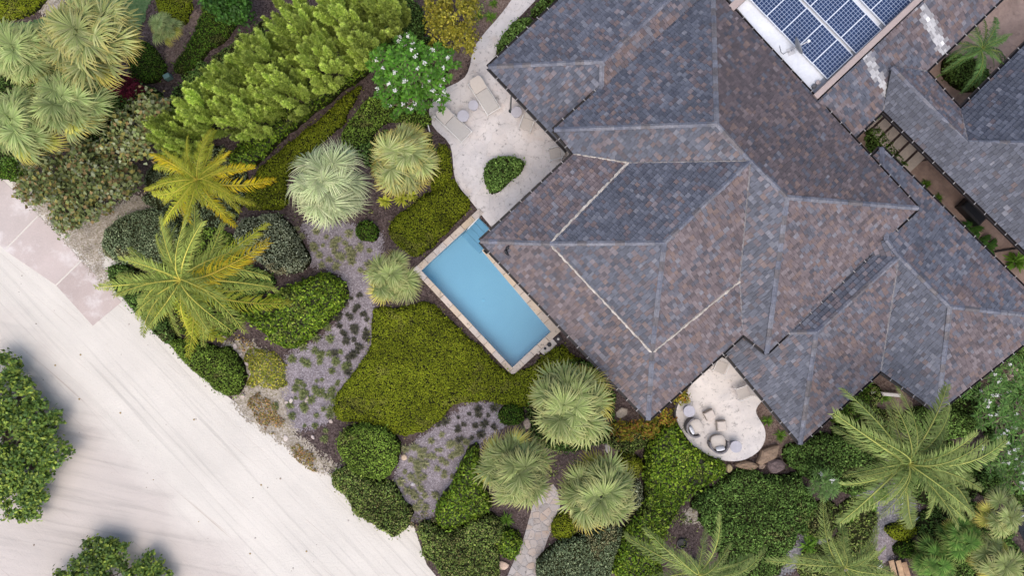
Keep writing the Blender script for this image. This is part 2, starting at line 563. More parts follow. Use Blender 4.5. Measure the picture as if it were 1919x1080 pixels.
def leaf_quads(C, N, L, W, cols, tilt=0.6, direction=None, lo=0.75, hi=1.3):
    """folded diamond leaves at C facing N"""
    n = len(C)
    N = unit(N + rng.normal(0, tilt, (n, 3)))
    t = rng.normal(0, 1, (n, 3)) if direction is None else direction + rng.normal(0, 0.25, (n, 3))
    t = unit(t - (t * N).sum(1, keepdims=True) * N)
    b = np.cross(N, t)
    l = L * rng.uniform(0.7, 1.3, (n, 1)); w = W * rng.uniform(0.7, 1.3, (n, 1))
    V = np.stack([C - t * l / 2, C + b * w / 2 + N * w * 0.15, C + t * l / 2 - N * l * 0.1, C - b * w / 2 + N * w * 0.15], 1).reshape(-1, 3)
    k = np.arange(n)[:, None] * 4
    T = np.concatenate([k + [0, 1, 2], k + [0, 2, 3]], 1).reshape(-1, 3)
    return V, T, np.repeat(pick(cols, n, lo, hi), 4, 0)


def blades(B, D, U, L, W, cols, droop=0.25, lo=0.8, hi=1.25, tipcol=None):
    """strap leaves growing from B along D (U: up side), bending down to the tip"""
    n = len(B); D = unit(D); S = unit(np.cross(D, U)); Nn = np.cross(S, D)
    L = np.broadcast_to(np.asarray(L, float).reshape(-1, 1), (n, 1)); W = np.broadcast_to(np.asarray(W, float).reshape(-1, 1), (n, 1))
    mid = B + D * L * 0.55 + Nn * L * 0.05
    tip = B + D * L - np.array([0, 0, 1.0]) * L * droop
    V = np.stack([B, mid + S * W / 2, tip, mid - S * W / 2], 1).reshape(-1, 3)
    k = np.arange(n)[:, None] * 4
    T = np.concatenate([k + [0, 1, 3], k + [1, 2, 3]], 1).reshape(-1, 3)
    c = np.repeat(pick(cols, n, lo, hi), 4, 0)
    if tipcol is not None: c[2::4] = c[2::4] * 0.4 + np.array(tipcol) * 0.6
    return V, T, c


def merge(parts):
    Vs, Ts, Cs, b = [], [], [], 0
    for V, T, C in parts:
        Vs.append(V); Ts.append(T + b); Cs.append(C); b += len(V)
    return np.concatenate(Vs), np.concatenate(Ts), np.concatenate(Cs)
# ------------------------------------------------------------------ ground, road, beds
POOL_IN = [(789, 507), (872, 431), (897, 407), (931, 442), (904, 470), (1033, 622), (960, 690)]
pool_w = [tuple(p)[:2] for p in PP(POOL_IN)]
BIG = 260
flat_sheet("ground", [(-BIG, -BIG), (BIG, -BIG), (BIG, BIG), (-BIG, BIG)], 0.0, M['sand'], [pool_w])
SOIL = [(-700, 337), (-40, 337), (45, 325), (110, 385), (215, 470), (235, 540), (310, 640), (410, 730), (460, 770), (530, 818), (600, 876),
        (640, 905), (700, 985), (775, 985), (800, 1060), (850, 1120), (1000, 1500), (2600, 1500), (2600, -700), (-700, -700)]
flat_sheet("soil", [tuple(p)[:2] for p in PP(SOIL)], 0.004, M['mulch'], [pool_w])


patch_n = [0]


def patch(name, pts, mat, z=0.008, it=2, kind='structure', res=0.14):
    """loose ground laid over the soil; every patch a little above the one before"""
    patch_n[0] += 1; z = 0.008 + 0.0015 * patch_n[0]
    poly = smooth_poly([P(x, y) for x, y in pts], it)
    if mat in ('pondbed', 'pond'): return flat_sheet(name, poly, z, M[mat], kind=kind)
    lo, hi = poly.min(0) - 0.5, poly.max(0) + 0.5
    nx, ny = int((hi[0] - lo[0]) / res) + 2, int((hi[1] - lo[1]) / res) + 2
    gx, gy = np.meshgrid(lo[0] + np.arange(nx) * res, lo[1] + np.arange(ny) * res, indexing='ij')
    X = np.stack([gx.ravel(), gy.ravel()], 1); d = sdist(poly, X); dg = d.reshape(nx, ny)
    ii, jj = np.meshgrid(np.arange(nx - 1), np.arange(ny - 1), indexing='ij')
    ok = np.maximum(dg[:-1, :-1], dg[1:, 1:]) > -0.4
    k = ii[ok] * ny + jj[ok]; T = np.concatenate([np.stack([k, k + ny, k + ny + 1], 1), np.stack([k, k + ny + 1, k + 1], 1)])
    used = np.unique(T); rm = -np.ones(len(X), int); rm[used] = np.arange(len(used))
    V = np.stack([X[used, 0], X[used, 1], np.full(len(used), z)], 1)
    o = link(name, tri_mesh(name, V, rm[T], np.repeat((np.clip(d[used], -0.6, 0.6) + 0.4)[:, None], 3, 1), M[mat]))
    o["kind"] = kind
    return o


patch("gravel", [(555, 415), (640, 415), (720, 430), (715, 480), (700, 560), (708, 640), (640, 740), (620, 800), (530, 810), (470, 770), (520, 700), (540, 660),
                 (600, 640), (650, 585), (655, 540), (620, 505), (575, 500), (585, 460)], 'gravel')
patch("gravel", [(830, 790), (880, 752), (945, 755), (960, 790), (890, 840), (860, 900), (820, 965), (775, 985), (745, 940), (735, 890), (760, 840)], 'gravel')
patch("gravel", [(1640, 990), (1675, 990), (1690, 1030), (1660, 1060), (1635, 1050)], 'gravel')
patch("grit", [(200, 395), (250, 360), (300, 375), (260, 410), (195, 445), (190, 500), (228, 560), (180, 520), (120, 440), (60, 390), (20, 350), (45, 345)], 'pale')
patch("grit", [(410, 640), (470, 640), (540, 690), (530, 760), (560, 820), (610, 860), (640, 880), (600, 890), (540, 840), (450, 775), (435, 745), (465, 720), (450, 680), (425, 655)], 'pale')
patch("grit", [(1275, 955), (1310, 960), (1320, 985), (1285, 980)], 'pale')
patch("grit", [(120, 60), (80, 30), (70, 5), (100, -20), (140, 30)], 'pale')
patch("soil_bank", [(905, -60), (975, -60), (960, 20), (890, 90), (862, 150), (830, 165), (800, 150), (850, 90), (880, 40)], 'brownsoil', 0.010)
patch("soil_bank", [(1120, 800), (1170, 760), (1230, 780), (1225, 840), (1190, 850), (1130, 855)], 'brownsoil', 0.010)
patch("soil_bank", [(1420, 740), (1490, 810), (1500, 850), (1455, 870), (1420, 840), (1410, 790)], 'brownsoil', 0.010)
patch("soil_bank", [(1600, 700), (1650, 680), (1720, 760), (1690, 790), (1600, 800), (1560, 790)], 'brownsoil', 0.010)
patch("soil_bank", [(300, 105), (345, 40), (372, 10), (380, 40), (345, 90), (330, 120)], 'brownsoil', 0.010)
patch("grey_grit", [(1590, 920), (1690, 900), (1730, 960), (1700, 1000), (1640, 1000), (1590, 980)], 'greysoil', 0.010)
patch("grey_grit", [(1480, 1020), (1540, 980), (1560, 1010), (1500, 1060), (1450, 1090)], 'greysoil', 0.012)
patch("lawn", [(75, 40), (140, 0), (215, -60), (300, -60), (270, 45), (240, 90), (150, 160), (60, 120), (-40, 120), (-40, 50)], 'lawn', 0.010)

slabs_px = [[(-120, 225), (0, 332), (72, 402), (8, 468), (-120, 340)], [(74, 404), (152, 487), (104, 534), (10, 470)], [(154, 489), (228, 566), (174, 611), (106, 536)]]
for i, q in enumerate(slabs_px):
    w = ccw([tuple(p)[:2] for p in PP(q)])
    mb = MB(); mb.prism(w, -0.05, 0.012, 0.006, [(0.48, 0.41, 0.375), (0.5, 0.42, 0.385), (0.45, 0.37, 0.335)][i])
    s = link("pavement", mb.mesh("pavement", M['slab'])); s["kind"] = 'structure'

# raised joint lines and debris on the road
mb = MB()
for k in range(150):
    x, y = R.uniform(0, 760), R.uniform(430, 1080)
    if y < 430 + x * 0.9 - 60: continue
    p = P(x, y); r = R.choice([0.012, 0.02, 0.03, 0.05])
    mb.lathe((p.x, p.y, 0), [(r, -0.01), (r * 0.9, r * 0.35), (r * 0.3, r * 0.5)], 5, R.choice([(0.12, 0.09, 0.07), (0.25, 0.2, 0.16), (0.3, 0.22, 0.1), (0.45, 0.4, 0.36)]))
tag(link("litter", mb.mesh("litter", M['stone'])), "scattered dry leaves and pebbles on the white sand road", "litter", kind='stuff')

# ------------------------------------------------------------------ stone terraces
PATIO = [(1000, -60), (955, 5), (938, 28), (905, 65), (886, 92), (880, 130), (868, 150), (828, 168), (808, 190), (803, 215), (812, 240), (842, 266),
         (848, 290), (850, 322), (856, 346), (890, 386), (897, 397), (933, 440), (990, 400), (1130, 260), (1010, 150), (970, 120), (928, 108), (935, 85),
         (960, 45), (990, 15), (1060, -60)]


def terrace(name, poly_px, spacing, seed, col, h, gap=0.012, jitter=0.06, it=1, joint=(0.46, 0.41, 0.38), z0=-0.02, bev=0.006):
    poly = [tuple(p) for p in smooth_poly([P(x, y) for x, y in poly_px], it)]
    base = flat_sheet(name, poly, h - 0.012, M['patio'], tint=joint)
    rr = random.Random(seed)
    for st in voronoi_stones(poly, spacing, gap, seed):
        k = 1 + rr.uniform(-jitter, jitter)
        warm = rr.uniform(-jitter, jitter) * 0.5
        mb = MB(); mb.prism(st, z0, h + rr.uniform(-0.003, 0.004), bev, (col[0] * k * (1 + warm), col[1] * k, col[2] * k * (1 - warm)))
        link("paving_stone", mb.mesh("paving_stone", M['patio']), base)
    return base


terrace("patio", PATIO, 0.62, 3, (0.64, 0.595, 0.575), 0.04, gap=0.005, jitter=0.022, joint=(0.52, 0.475, 0.455), bev=0.003)
SPATIO = [(1346, 668), (1300, 715), (1275, 750), (1266, 770), (1268, 790), (1280, 812), (1300, 838), (1330, 856), (1362, 866), (1395, 864), (1422, 848),
          (1435, 826), (1434, 803), (1422, 785), (1415, 770), (1424, 756), (1440, 740), (1400, 690)]
sp = flat_sheet("terrace", [tuple(p) for p in smooth_poly([P(x, y, 0.35) for x, y in SPATIO], 2)], 0.352, M['patio'], tint=(0.68, 0.63, 0.59))
mb = MB(); pp_ = ccw([tuple(p) for p in smooth_poly([P(x, y, 0.35) for x, y in SPATIO], 2)])
mb.prism(pp_, 0.0, 0.348, 0.0, (0.5, 0.45, 0.4)); link("terrace_edge", mb.mesh("terrace_edge", M['patio']), sp)
PATHPX = [(1042, 905), (1052, 960), (1030, 1000), (1018, 1035), (1008, 1060), (1000, 1110), (938, 1110), (960, 1058), (978, 1020), (988, 985), (1000, 940), (1020, 915)]
terrace("path", PATHPX, 0.33, 9, (0.36, 0.3, 0.26), 0.05, gap=0.035, jitter=0.16, joint=(0.3, 0.27, 0.25), bev=0.012)
COURT = [(1590, 240), (1680, 180), (1700, 230), (1980, 500), (1960, 560), (1900, 500), (1640, 290)]
flat_sheet("courtyard", [tuple(p)[:2] for p in PP([(1560, 230), (1690, 150), (1850, 330), (2000, 480), (2000, 640), (1880, 520), (1640, 300)])], 0.03, M['pinkpave'])
flat_sheet("courtyard", [tuple(p)[:2] for p in PP([(1700, 110), (1840, -60), (2100, -60), (2100, 120), (1830, 250), (1780, 230)])], 0.03, M['pinkpave'])
# stepping slabs between dark strips
ang = math.atan2(-(270 - 213), 1720 - 1660)
stp = flat_sheet("paved_walk", [tuple(p)[:2] for p in PP([(1618, 250), (1655, 205), (1745, 300), (1695, 308)])], 0.036, M['mulch'])
for i in range(6):
    cx, cy = 1641 + i * 15.3, 219 + i * 16.0
    p = P(cx, cy, 0.06)
    mb = MB(); mb.box((p.x, p.y, 0.02), 0.44, 1.35, 0.1, math.radians(-46), (0.5, 0.43, 0.37), 0.008)
    link("paving_slab", mb.mesh("paving_slab", M['stone']), stp)

# ------------------------------------------------------------------ pool
pool = empty("swimming_pool", P(910, 550), "long rectangular swimming pool of pale blue water with stone coping beside the slate roof", "swimming pool")
n = len(pool_w)
mb = MB()
mb.add([(x, y, 0.03) for x, y in pool_w] + [(x, y, -0.65) for x, y in pool_w], [(i, (i + 1) % n, n + (i + 1) % n, n + i) for i in range(n)])
world_child("basin_wall", mb.mesh("basin_wall", M['plasterblue']), pool)
M['steptile'] = tint_material('step_tile', 0.7, 0.2, 3, 0.08, 0.1)
fl = flat_sheet("basin_floor", pool_w, -0.65, M['plasterblue'], kind=None, parent=pool); fl.location = -Vector(pool.location)
wt = flat_sheet("water", pool_w, -0.07, M['water'], kind=None, parent=pool); wt.location = -Vector(pool.location)
mb = MB(); p = P(906, 563, -0.6); mb.lathe((p.x, p.y, -0.648), [(0.08, 0), (0.08, 0.012), (0.02, 0.02)], 16, (0.6, 0.62, 0.66)); world_child("floor_disc", mb.mesh("floor_disc", M['paint']), pool)  # small pale disc on the basin floor, at a white mark
d = (P(931, 442) - P(897, 407)); L = d.length; dirs = d.normalized(); inn = Vector((-dirs.y, dirs.x, 0))
if inn.dot(P(789, 507) - P(897, 407)) < 0: inn = -inn
for k in range(4):
    a = P(897, 407) + dirs * (L / 2) + inn * (0.16 + 0.29 * k)
    ln = L - 0.02 if k < 3 else L - 0.02
    mb = MB(); mb.box((a.x, a.y, (-0.645 - 0.14 - 0.12 * k) / 2), ln, 0.285, 0.645 - 0.14 - 0.12 * k, math.atan2(dirs.y, dirs.x), (0.46, 0.5, 0.55), 0.01)
    world_child("step", mb.mesh("step", M['steptile']), pool)


def coping(a, b, w, e0, e1, side_ref, seed):
    a, b = P(*a), P(*b); d = (b - a).normalized(); nrm = Vector((-d.y, d.x, 0))
    if nrm.dot(side_ref - a) > 0: nrm = -nrm
    a = a - d * e0; L = (b - a).length + e1; t = 0; rr = random.Random(seed)
    while t < L - 0.02:
        ln = min(rr.uniform(0.45, 0.75), L - t)
        if L - t - ln < 0.2: ln = L - t
        c = a + d * (t + ln / 2) + nrm * (w / 2 - 0.02)
        k = rr.uniform(0.92, 1.06); warm = rr.uniform(0, 0.12)
        mb = MB(); mb.box((c.x, c.y, 0.03), ln - 0.012, w, 0.1, math.atan2(d.y, d.x), (0.57 * k, (0.5 - warm * 0.4) * k, (0.445 - warm) * k), 0.015)
        world_child("coping_stone", mb.mesh("coping_stone", M['patio']), pool)
        t += ln


cen = P(905, 545)
coping((789, 507), (897, 407), 0.30, 0.0, 0.3, cen, 1)
coping((789, 507), (960, 690), 0.27, 0.30, 0.29, cen, 2)
coping((960, 690), (1033, 622), 0.30, 0.0, 0.36, cen, 3)
coping((1033, 622), (904, 470), 0.36, 0.0, 0.0, cen, 4)
coping((904, 470), (931, 442), 0.3, 0.0, 0.3, P(890, 440), 5)
mb = MB()
mb.tube([P(899, 406, 0.06), P(898.5, 406.5, 0.75), P(895, 410, 0.86), P(877, 429, 0.55), P(874, 432, 0.4), P(874.5, 432, -0.4)], 0.022, 7, (0.75, 0.75, 0.74))
rail = link("pool_handrail", mb.mesh("pool_handrail", M['paint'], True))
tag(rail, "slim white handrail slanting over the pool steps", "handrail")
# pump stub
stub = [tuple(p)[:2] for p in PP([(1010.5, 659), (1035.5, 635), (1044, 644.5), (1021.7, 666.7)])]
mb = MB(); mb.prism(ccw(stub), 0, 0.07, 0.01, (0.55, 0.49, 0.44))
sb = link("stone_plinth", mb.mesh("stone_plinth", M['patio'])); tag(sb, "small pale stone plinth with pool lids at the pool's lower right end", "plinth")
for px, py, r, lab in ((1029.5, 646.3, 4.3, "larger round black pool lid on the stone plinth"), (1021.5, 653.5, 2.6, "smaller round black pool lid on the stone plinth")):
    p = P(px, py, 0.1); rr = r / 40.2
    mb = MB(); mb.lathe((p.x, p.y, 0.068), [(rr, 0), (rr, 0.02), (rr * 0.9, 0.03), (rr * 0.3, 0.032)], 20, (0.012, 0.013, 0.018))
    tag(link("pool_drain", mb.mesh("pool_drain", M['paint'])), lab, "pool lid", "black lids beside the pool")
p = P(1046, 635.5)
mb = MB(); mb.box((p.x, p.y, 0.035), 0.32, 0.3, 0.07, math.radians(45), (0.03, 0.022, 0.025), 0.01)
bx = link("junction_box", mb.mesh("junction_box", M['paint'])); tag(bx, "square dark box with a white lamp at the pool's right corner", "box")
mb = MB(); mb.lathe((p.x, p.y, 0.07), [(0.045, 0), (0.06, 0.05), (0.04, 0.09)], 12, (0.7, 0.66, 0.6)); link("lamp", mb.mesh("lamp", M['paint']), bx)
p = P(1009, 662)
mb = MB(); mb.lathe((p.x, p.y, 0), [(0.05, 0), (0.06, 0.06), (0.035, 0.1)], 8, (0.55, 0.47, 0.42))
tag(link("garden_light", mb.mesh("garden_light", M['stone'])), "tiny pale garden light beside the stone plinth", "garden light")

# ------------------------------------------------------------------ slate roofs
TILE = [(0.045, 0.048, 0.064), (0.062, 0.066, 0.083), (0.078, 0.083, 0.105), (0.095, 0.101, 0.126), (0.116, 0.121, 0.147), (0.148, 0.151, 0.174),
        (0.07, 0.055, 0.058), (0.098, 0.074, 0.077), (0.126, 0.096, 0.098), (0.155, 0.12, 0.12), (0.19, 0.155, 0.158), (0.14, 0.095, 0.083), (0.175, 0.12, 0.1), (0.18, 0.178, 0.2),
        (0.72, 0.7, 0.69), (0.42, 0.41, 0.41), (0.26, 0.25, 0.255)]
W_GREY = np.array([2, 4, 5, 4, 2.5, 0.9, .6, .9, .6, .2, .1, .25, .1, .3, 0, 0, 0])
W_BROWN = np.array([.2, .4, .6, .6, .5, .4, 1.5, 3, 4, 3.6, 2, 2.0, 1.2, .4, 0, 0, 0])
W_BLUE = np.array([4, 5, 5, 3, 1, .2, .8, .6, .2, 0, 0, .1, 0, .1, 0, 0, 0])  # darker blue-greys, tone down the right house's sunlit slopes by colour
W_DARK = np.array([1, 1, .8, .4, .2, .1, 5, 4.5, 2.2, .7, .2, 1.2, .3, .1, 0, 0, 0])  # mixes set per slope: slate's own colour plus some of the slope's light and shade


def solve_roof(verts, faces):
    """heights of free corners so that every slope is flat: in a picture 1/depth is linear over a plane"""
    names = list(verts); iv = {k: i for i, k in enumerate(names)}
    nv, nf = len(names), len(faces)
    rows, rhs = [], []
    for fi, f in enumerate(faces):
        for v in f:
            r = np.zeros(nv + 3 * nf); r[iv[v]] = -1
            x, y = verts[v][0] / 1000, verts[v][1] / 1000
            r[nv + 3 * fi: nv + 3 * fi + 3] = (x, y, 1); rows.append(r); rhs.append(0)
    for v in names:
        x, y, z, fixed = verts[v]
        wgt = 30.0 if fixed else 0.12
        r = np.zeros(nv + 3 * nf); r[iv[v]] = wgt; rows.append(r); rhs.append(wgt / (H - z))
    s = np.linalg.lstsq(np.array(rows), np.array(rhs), rcond=None)[0]
    out = []
    for fi, f in enumerate(faces):
        a, b, c = s[nv + 3 * fi: nv + 3 * fi + 3]
        pts = []
        for v in f:
            x, y = verts[v][:2]
            pts.append(P(x, y, H - 1 / (a * x / 1000 + b * y / 1000 + c)))
        out.append(pts)
    zs = {k: H - 1 / s[iv[k]] for k in names}
    return out, zs


tile_meshes = {}


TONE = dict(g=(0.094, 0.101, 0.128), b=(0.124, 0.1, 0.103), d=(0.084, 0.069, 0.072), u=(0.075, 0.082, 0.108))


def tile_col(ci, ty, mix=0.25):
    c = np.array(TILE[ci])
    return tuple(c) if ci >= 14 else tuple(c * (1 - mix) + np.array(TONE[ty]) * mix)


def tile_unit(ci):
    if ci not in tile_meshes:
        mb = MB(); c = tile_col(*ci)
        mb.add([(0, -0.02, -0.015), (1, -0.02, -0.015), (0, -0.02, 0.042), (1, -0.02, 0.042), (0, 1.12, 0.004), (1, 1.12, 0.004), (0, 1.12, -0.015), (1, 1.12, -0.015)],
               [(0, 1, 3, 2), (2, 3, 5, 4), (0, 2, 4, 6), (1, 7, 5, 3)], c)
        tile_meshes[ci] = mb.mesh("shingle", M['shingle'])
    return tile_meshes[ci]


def tile_slope(pts, root, brown, seed, stains=(), keep=None):
    """deck + courses of slates; returns candidates for single slates"""
    pts = [Vector(p) for p in pts]
    nrm = Vector((0, 0, 0))
    for i in range(len(pts)):
        a, b = pts[i], pts[(i + 1) % len(pts)]; nrm += a.cross(b)
    nrm.normalize()
    if nrm.z < 0: nrm = -nrm; pts = pts[::-1]
    m = len(pts); dk = Vector((0, 0, -0.12))
    mb = MB(); mb.add([p - nrm * 0.016 for p in pts] + [p + dk for p in pts], [tuple(range(m)), tuple(range(2 * m - 1, m - 1, -1))] + [(i, m + i, m + (i + 1) % m, (i + 1) % m) for i in range(m)], (0.05, 0.048, 0.05))
    deck = world_child("roof_slope", mb.mesh("roof_slope", M['shingle']), root)
    u = Vector((0, 0, 1)).cross(nrm).normalized(); v = nrm.cross(u)
    if v.z < 0: u, v = -u, -v
    o = pts[0]
    poly = [((p - o).dot(u), (p - o).dot(v)) for p in pts]
    poly = ccw(poly); pa = np.array(poly)
    umin, vmin = pa.min(0); umax, vmax = pa.max(0)
    rr = random.Random(seed); e = 0.19
    tiles = []; k = 0; vv = vmin
    while vv < vmax:
        uu = umin - rr.uniform(0, 0.3)
        while uu < umax:
            w = rr.choice([0.12, 0.15, 0.18, 0.2, 0.25]) * rr.uniform(0.92, 1.08)
            tiles.append((uu, vv, w)); uu += w
        vv += e
    T = np.array(tiles); x0, y0, w = T.T
    ins = np.ones(len(T), bool); anyin = np.zeros(len(T), bool)
    for cx, cy in ((x0, y0), (x0 + w, y0), (x0, y0 + e), (x0 + w, y0 + e)):
        q = inside(poly, np.stack([cx, cy], 1)); ins &= q; anyin |= q
    ctr = np.stack([x0 + w / 2, y0 + e / 2], 1)
    n1 = value_noise(ctr + 100, 0.45, seed) * 0.5 + value_noise(ctr + 100, 1.4, seed + 1) * 0.35
    V, Fc, C, cand = [], [], [], []
    for i in range(len(T)):
        if not (ins[i] or anyin[i]):
            # a tile can still hold a narrow tip
            if sdist(poly, ctr[i:i + 1])[0] < -0.25: continue
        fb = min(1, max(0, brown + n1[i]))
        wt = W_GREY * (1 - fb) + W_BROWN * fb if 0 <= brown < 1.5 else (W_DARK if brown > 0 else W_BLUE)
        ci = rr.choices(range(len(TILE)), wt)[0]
        c3 = o + u * ctr[i][0] + v * ctr[i][1]
        if stains:
            kz = FPX / (H - c3.z); px, py = CX + c3.x * kz, CY - c3.y * kz
            for (ax, ay, bx, by, hw) in stains:
                ex, ey = bx - ax, by - ay; t = ((px - ax) * ex + (py - ay) * ey) / (ex * ex + ey * ey)
                if -0.03 < t < 1.03:
                    dd = abs((px - ax) * ey - (py - ay) * ex) / math.hypot(ex, ey)
                    f_ = dd / hw + rr.uniform(-0.35, 0.35)
                    if f_ < 1.3: ci = (14 if rr.random() < 0.15 else 15) if f_ < 0.5 else (15 if f_ < 0.75 and rr.random() < 0.6 else 16)
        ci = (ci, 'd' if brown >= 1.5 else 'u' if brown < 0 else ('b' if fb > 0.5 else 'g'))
        lift = rr.uniform(-0.004, 0.008); x, y, ww = tiles[i]; g = 0.006
        if ins[i]:
            cand.append((c3.z, ins[i], x, y, ww, ci, lift)); continue
        pc = clip_half(clip_half(clip_half(clip_half(poly, (-1, 0), -x - g), (1, 0), x + ww - g), (0, -1), -y), (0, 1), y + e)
        if len(pc) < 3: continue
        b = len(V); hh = [0.032 - (q[1] - y) / e * 0.028 + lift for q in pc]; nq = len(pc)
        V += [o + u * q[0] + v * q[1] + nrm * h for q, h in zip(pc, hh)] + [o + u * q[0] + v * q[1] - nrm * 0.015 for q in pc]
        C += [tile_col(*ci)] * (2 * nq)
        Fc.append(tuple(range(b, b + nq)))
        for a_ in range(nq): Fc.append((b + a_, b + nq + a_, b + nq + (a_ + 1) % nq, b + (a_ + 1) % nq))
    return dict(deck=deck, o=o, u=u, v=v, n=nrm, e=e, V=V, F=Fc, C=C, cand=cand, rr=rr)


def finish_tiles(slopes, n_single):
    """the slates nearest the lens become objects of their own, the rest of each slope one mesh"""
    allc = []
    for si, s in enumerate(slopes):
        for c in s['cand']:
            q = s['o'] + s['u'] * c[2] + s['v'] * c[3]; k = FPX / (H - q.z)
            px, py = CX + q.x * k, CY - q.y * k
            vis = 5 < px < 1914 and 5 < py < 1075
            allc.append((k * k * c[4] if vis else 0, si, c))
    allc.sort(key=lambda t: -t[0]); cut = set(id(t[2]) for t in allc[:n_single])
    for s in slopes:
        o, u, v, nrm, e = s['o'], s['u'], s['v'], s['n'], s['e']
        V, Fc, C = s['V'], s['F'], s['C']
        for c in s['cand']:
            _, _, x, y, w, ci, lift = c
            if id(c) in cut:
                t = link("shingle", tile_unit(ci), s['deck'])
                q = o + u * (x + 0.004) + v * y + nrm * lift; a, b2, n2 = u * (w - 0.008), v * e, nrm
                t.matrix_local = Matrix(((a.x, b2.x, n2.x, q.x), (a.y, b2.y, n2.y, q.y), (a.z, b2.z, n2.z, q.z), (0, 0, 0, 1)))
            else:
                b = len(V)
                for (i, j, h) in ((0, -0.02, -0.015), (1, -0.02, -0.015), (0, -0.02, 0.042), (1, -0.02, 0.042), (0, 1.12, 0.004), (1, 1.12, 0.004), (0, 1.12, -0.015), (1, 1.12, -0.015)):
                    V.append(o + u * (x + 0.004 + i * (w - 0.008)) + v * (y + j * e) + nrm * (h + lift))
                C += [tile_col(*ci)] * 8
                Fc += [(b, b + 1, b + 3, b + 2), (b + 2, b + 3, b + 5, b + 4), (b, b + 2, b + 4, b + 6), (b + 1, b + 7, b + 5, b + 3)]
        mb = MB(); mb.v = [tuple(p) for p in V]; mb.f = Fc; mb.c = C
        f = link("shingle_courses", mb.mesh("shingle_courses", M['shingle']), s['deck']); f["kind"] = 'stuff'


def hip_caps(root, a, b, na, nb, seed, w=0.105, ln=0.36, cols=((0.115, 0.12, 0.15), (0.14, 0.143, 0.17), (0.125, 0.112, 0.115), (0.16, 0.158, 0.178))):
    """overlapping cap slates folded over a hip or ridge"""
    a, b = Vector(a), Vector(b); d = (b - a); L = d.length; d.normalize(); rr = random.Random(seed)
    def side(nrm, sgn):
        s = d.cross(nrm).normalized() * sgn
        return s
    s1, s2 = side(na, 1), side(nb, 1)
    if s1.z > 0: s1 = -s1
    if s2.z > 0: s2 = -s2
    if s1.dot(s2) > 0.8:
        hz = d.cross(Vector((0, 0, 1))).normalized(); s1, s2 = hz + Vector((0, 0, -0.4)), -hz + Vector((0, 0, -0.4)); s1.normalize(); s2.normalize()
    up = Vector((0, 0, 1)); meshes = []
    for c in cols:
        mb = MB(); t = 0.02
        def sec(h, base): return [s1 * w + up * (h + base - 0.006), up * (h + t + base), s2 * w + up * (h + base - 0.006), s2 * w + up * (base - 0.04), up * (base - 0.03), s1 * w + up * (base - 0.04)]
        r0 = [tuple(p) for p in sec(0.045, 0.0)]; r1 = [tuple(p + d * (ln + 0.05)) for p in sec(0.03, 0.0)]
        mb.loft([r0, r1], c); meshes.append(mb.mesh("hip_cap", M['flash']))
    n = max(1, int(L / ln))
    for k in range(n):
        q = a + d * (k * L / n) + Vector((0, 0, 0.012 + rr.uniform(-.004, .006)))
        o = link("hip_cap", rr.choice(meshes), root, q - Vector(root.location))


def ribbon(root, name, a, b, w, col, seed, mat='flash', lift=0.05, rag=0.5):
    a, b = Vector(a), Vector(b); d = b - a; L = d.length; d.normalize(); s = d.cross(Vector((0, 0, 1))).normalized(); rr = random.Random(seed)
    n = max(2, int(L / 0.12)); V, Fc = [], []
    for k in range(n + 1):
        q = a + d * (L * k / n) + Vector((0, 0, lift)); w0, w1 = w * (1 + rr.uniform(-rag, rag)), w * (1 + rr.uniform(-rag, rag))
        V += [q + s * w0 - Vector((0, 0, 0.03)), q + Vector((0, 0, 0.012)), q - s * w1 - Vector((0, 0, 0.03))]
    for k in range(n):
        i = 3 * k; Fc += [(i, i + 1, i + 4, i + 3), (i + 1, i + 2, i + 5, i + 4)]
    mb = MB(); mb.add(V, Fc, col)
    return world_child(name, mb.mesh(name, M[mat]), root)


def gutter(root, a, b, out, w=0.115):
    """half-open dark channel with pale brackets along an eave"""
    a, b, out = Vector(a), Vector(b), Vector(out); d = b - a; L = d.length; d.normalize()
    o2 = Vector((-d.y, d.x, 0)).normalized()
    if o2.dot(out) < 0: o2 = -o2
    up = Vector((0, 0, 1)); mb = MB(); c = (0.025, 0.021, 0.022)
    def strip(o0, z0, o1, z1, t):
        mb.loft([[tuple(p + o2 * o0 + up * z0), tuple(p + o2 * o1 + up * z1), tuple(p + o2 * o1 + up * (z1 - t)), tuple(p + o2 * o0 + up * (z0 - t))] for p in (a, b)], c)
    strip(0.0, -0.13, w, -0.13, 0.012); strip(w - 0.012, -0.02, w, -0.02, 0.11); strip(0.0, -0.02, 0.012, -0.02, 0.11)
    world_child("gutter", mb.mesh("gutter", M['paint']), root)
    mb = MB(); n = int(L / 0.62)
    for k in range(1, n + 1):
        q = a + d * (L * k / (n + 1)) + o2 * (w / 2 + 0.005) + up * -0.012
        mb.box(q, 0.035, w + 0.03, 0.012, math.atan2(d.y, d.x), (0.27, 0.25, 0.24))
    if mb.v: world_child("gutter_bracket", mb.mesh("gutter_bracket", M['paint']), root)


def walls(root, foot_px, z_eave, col=(0.5, 0.42, 0.36), zp=None):
    poly = ccw([tuple(P(x, y, z_eave if zp is None else zp))[:2] for x, y in foot_px])
    mb = MB(); mb.prism(poly, 0.0, z_eave - 0.16, 0.0, col)
    world_child("wall", mb.mesh("wall", M['plaster']), root)


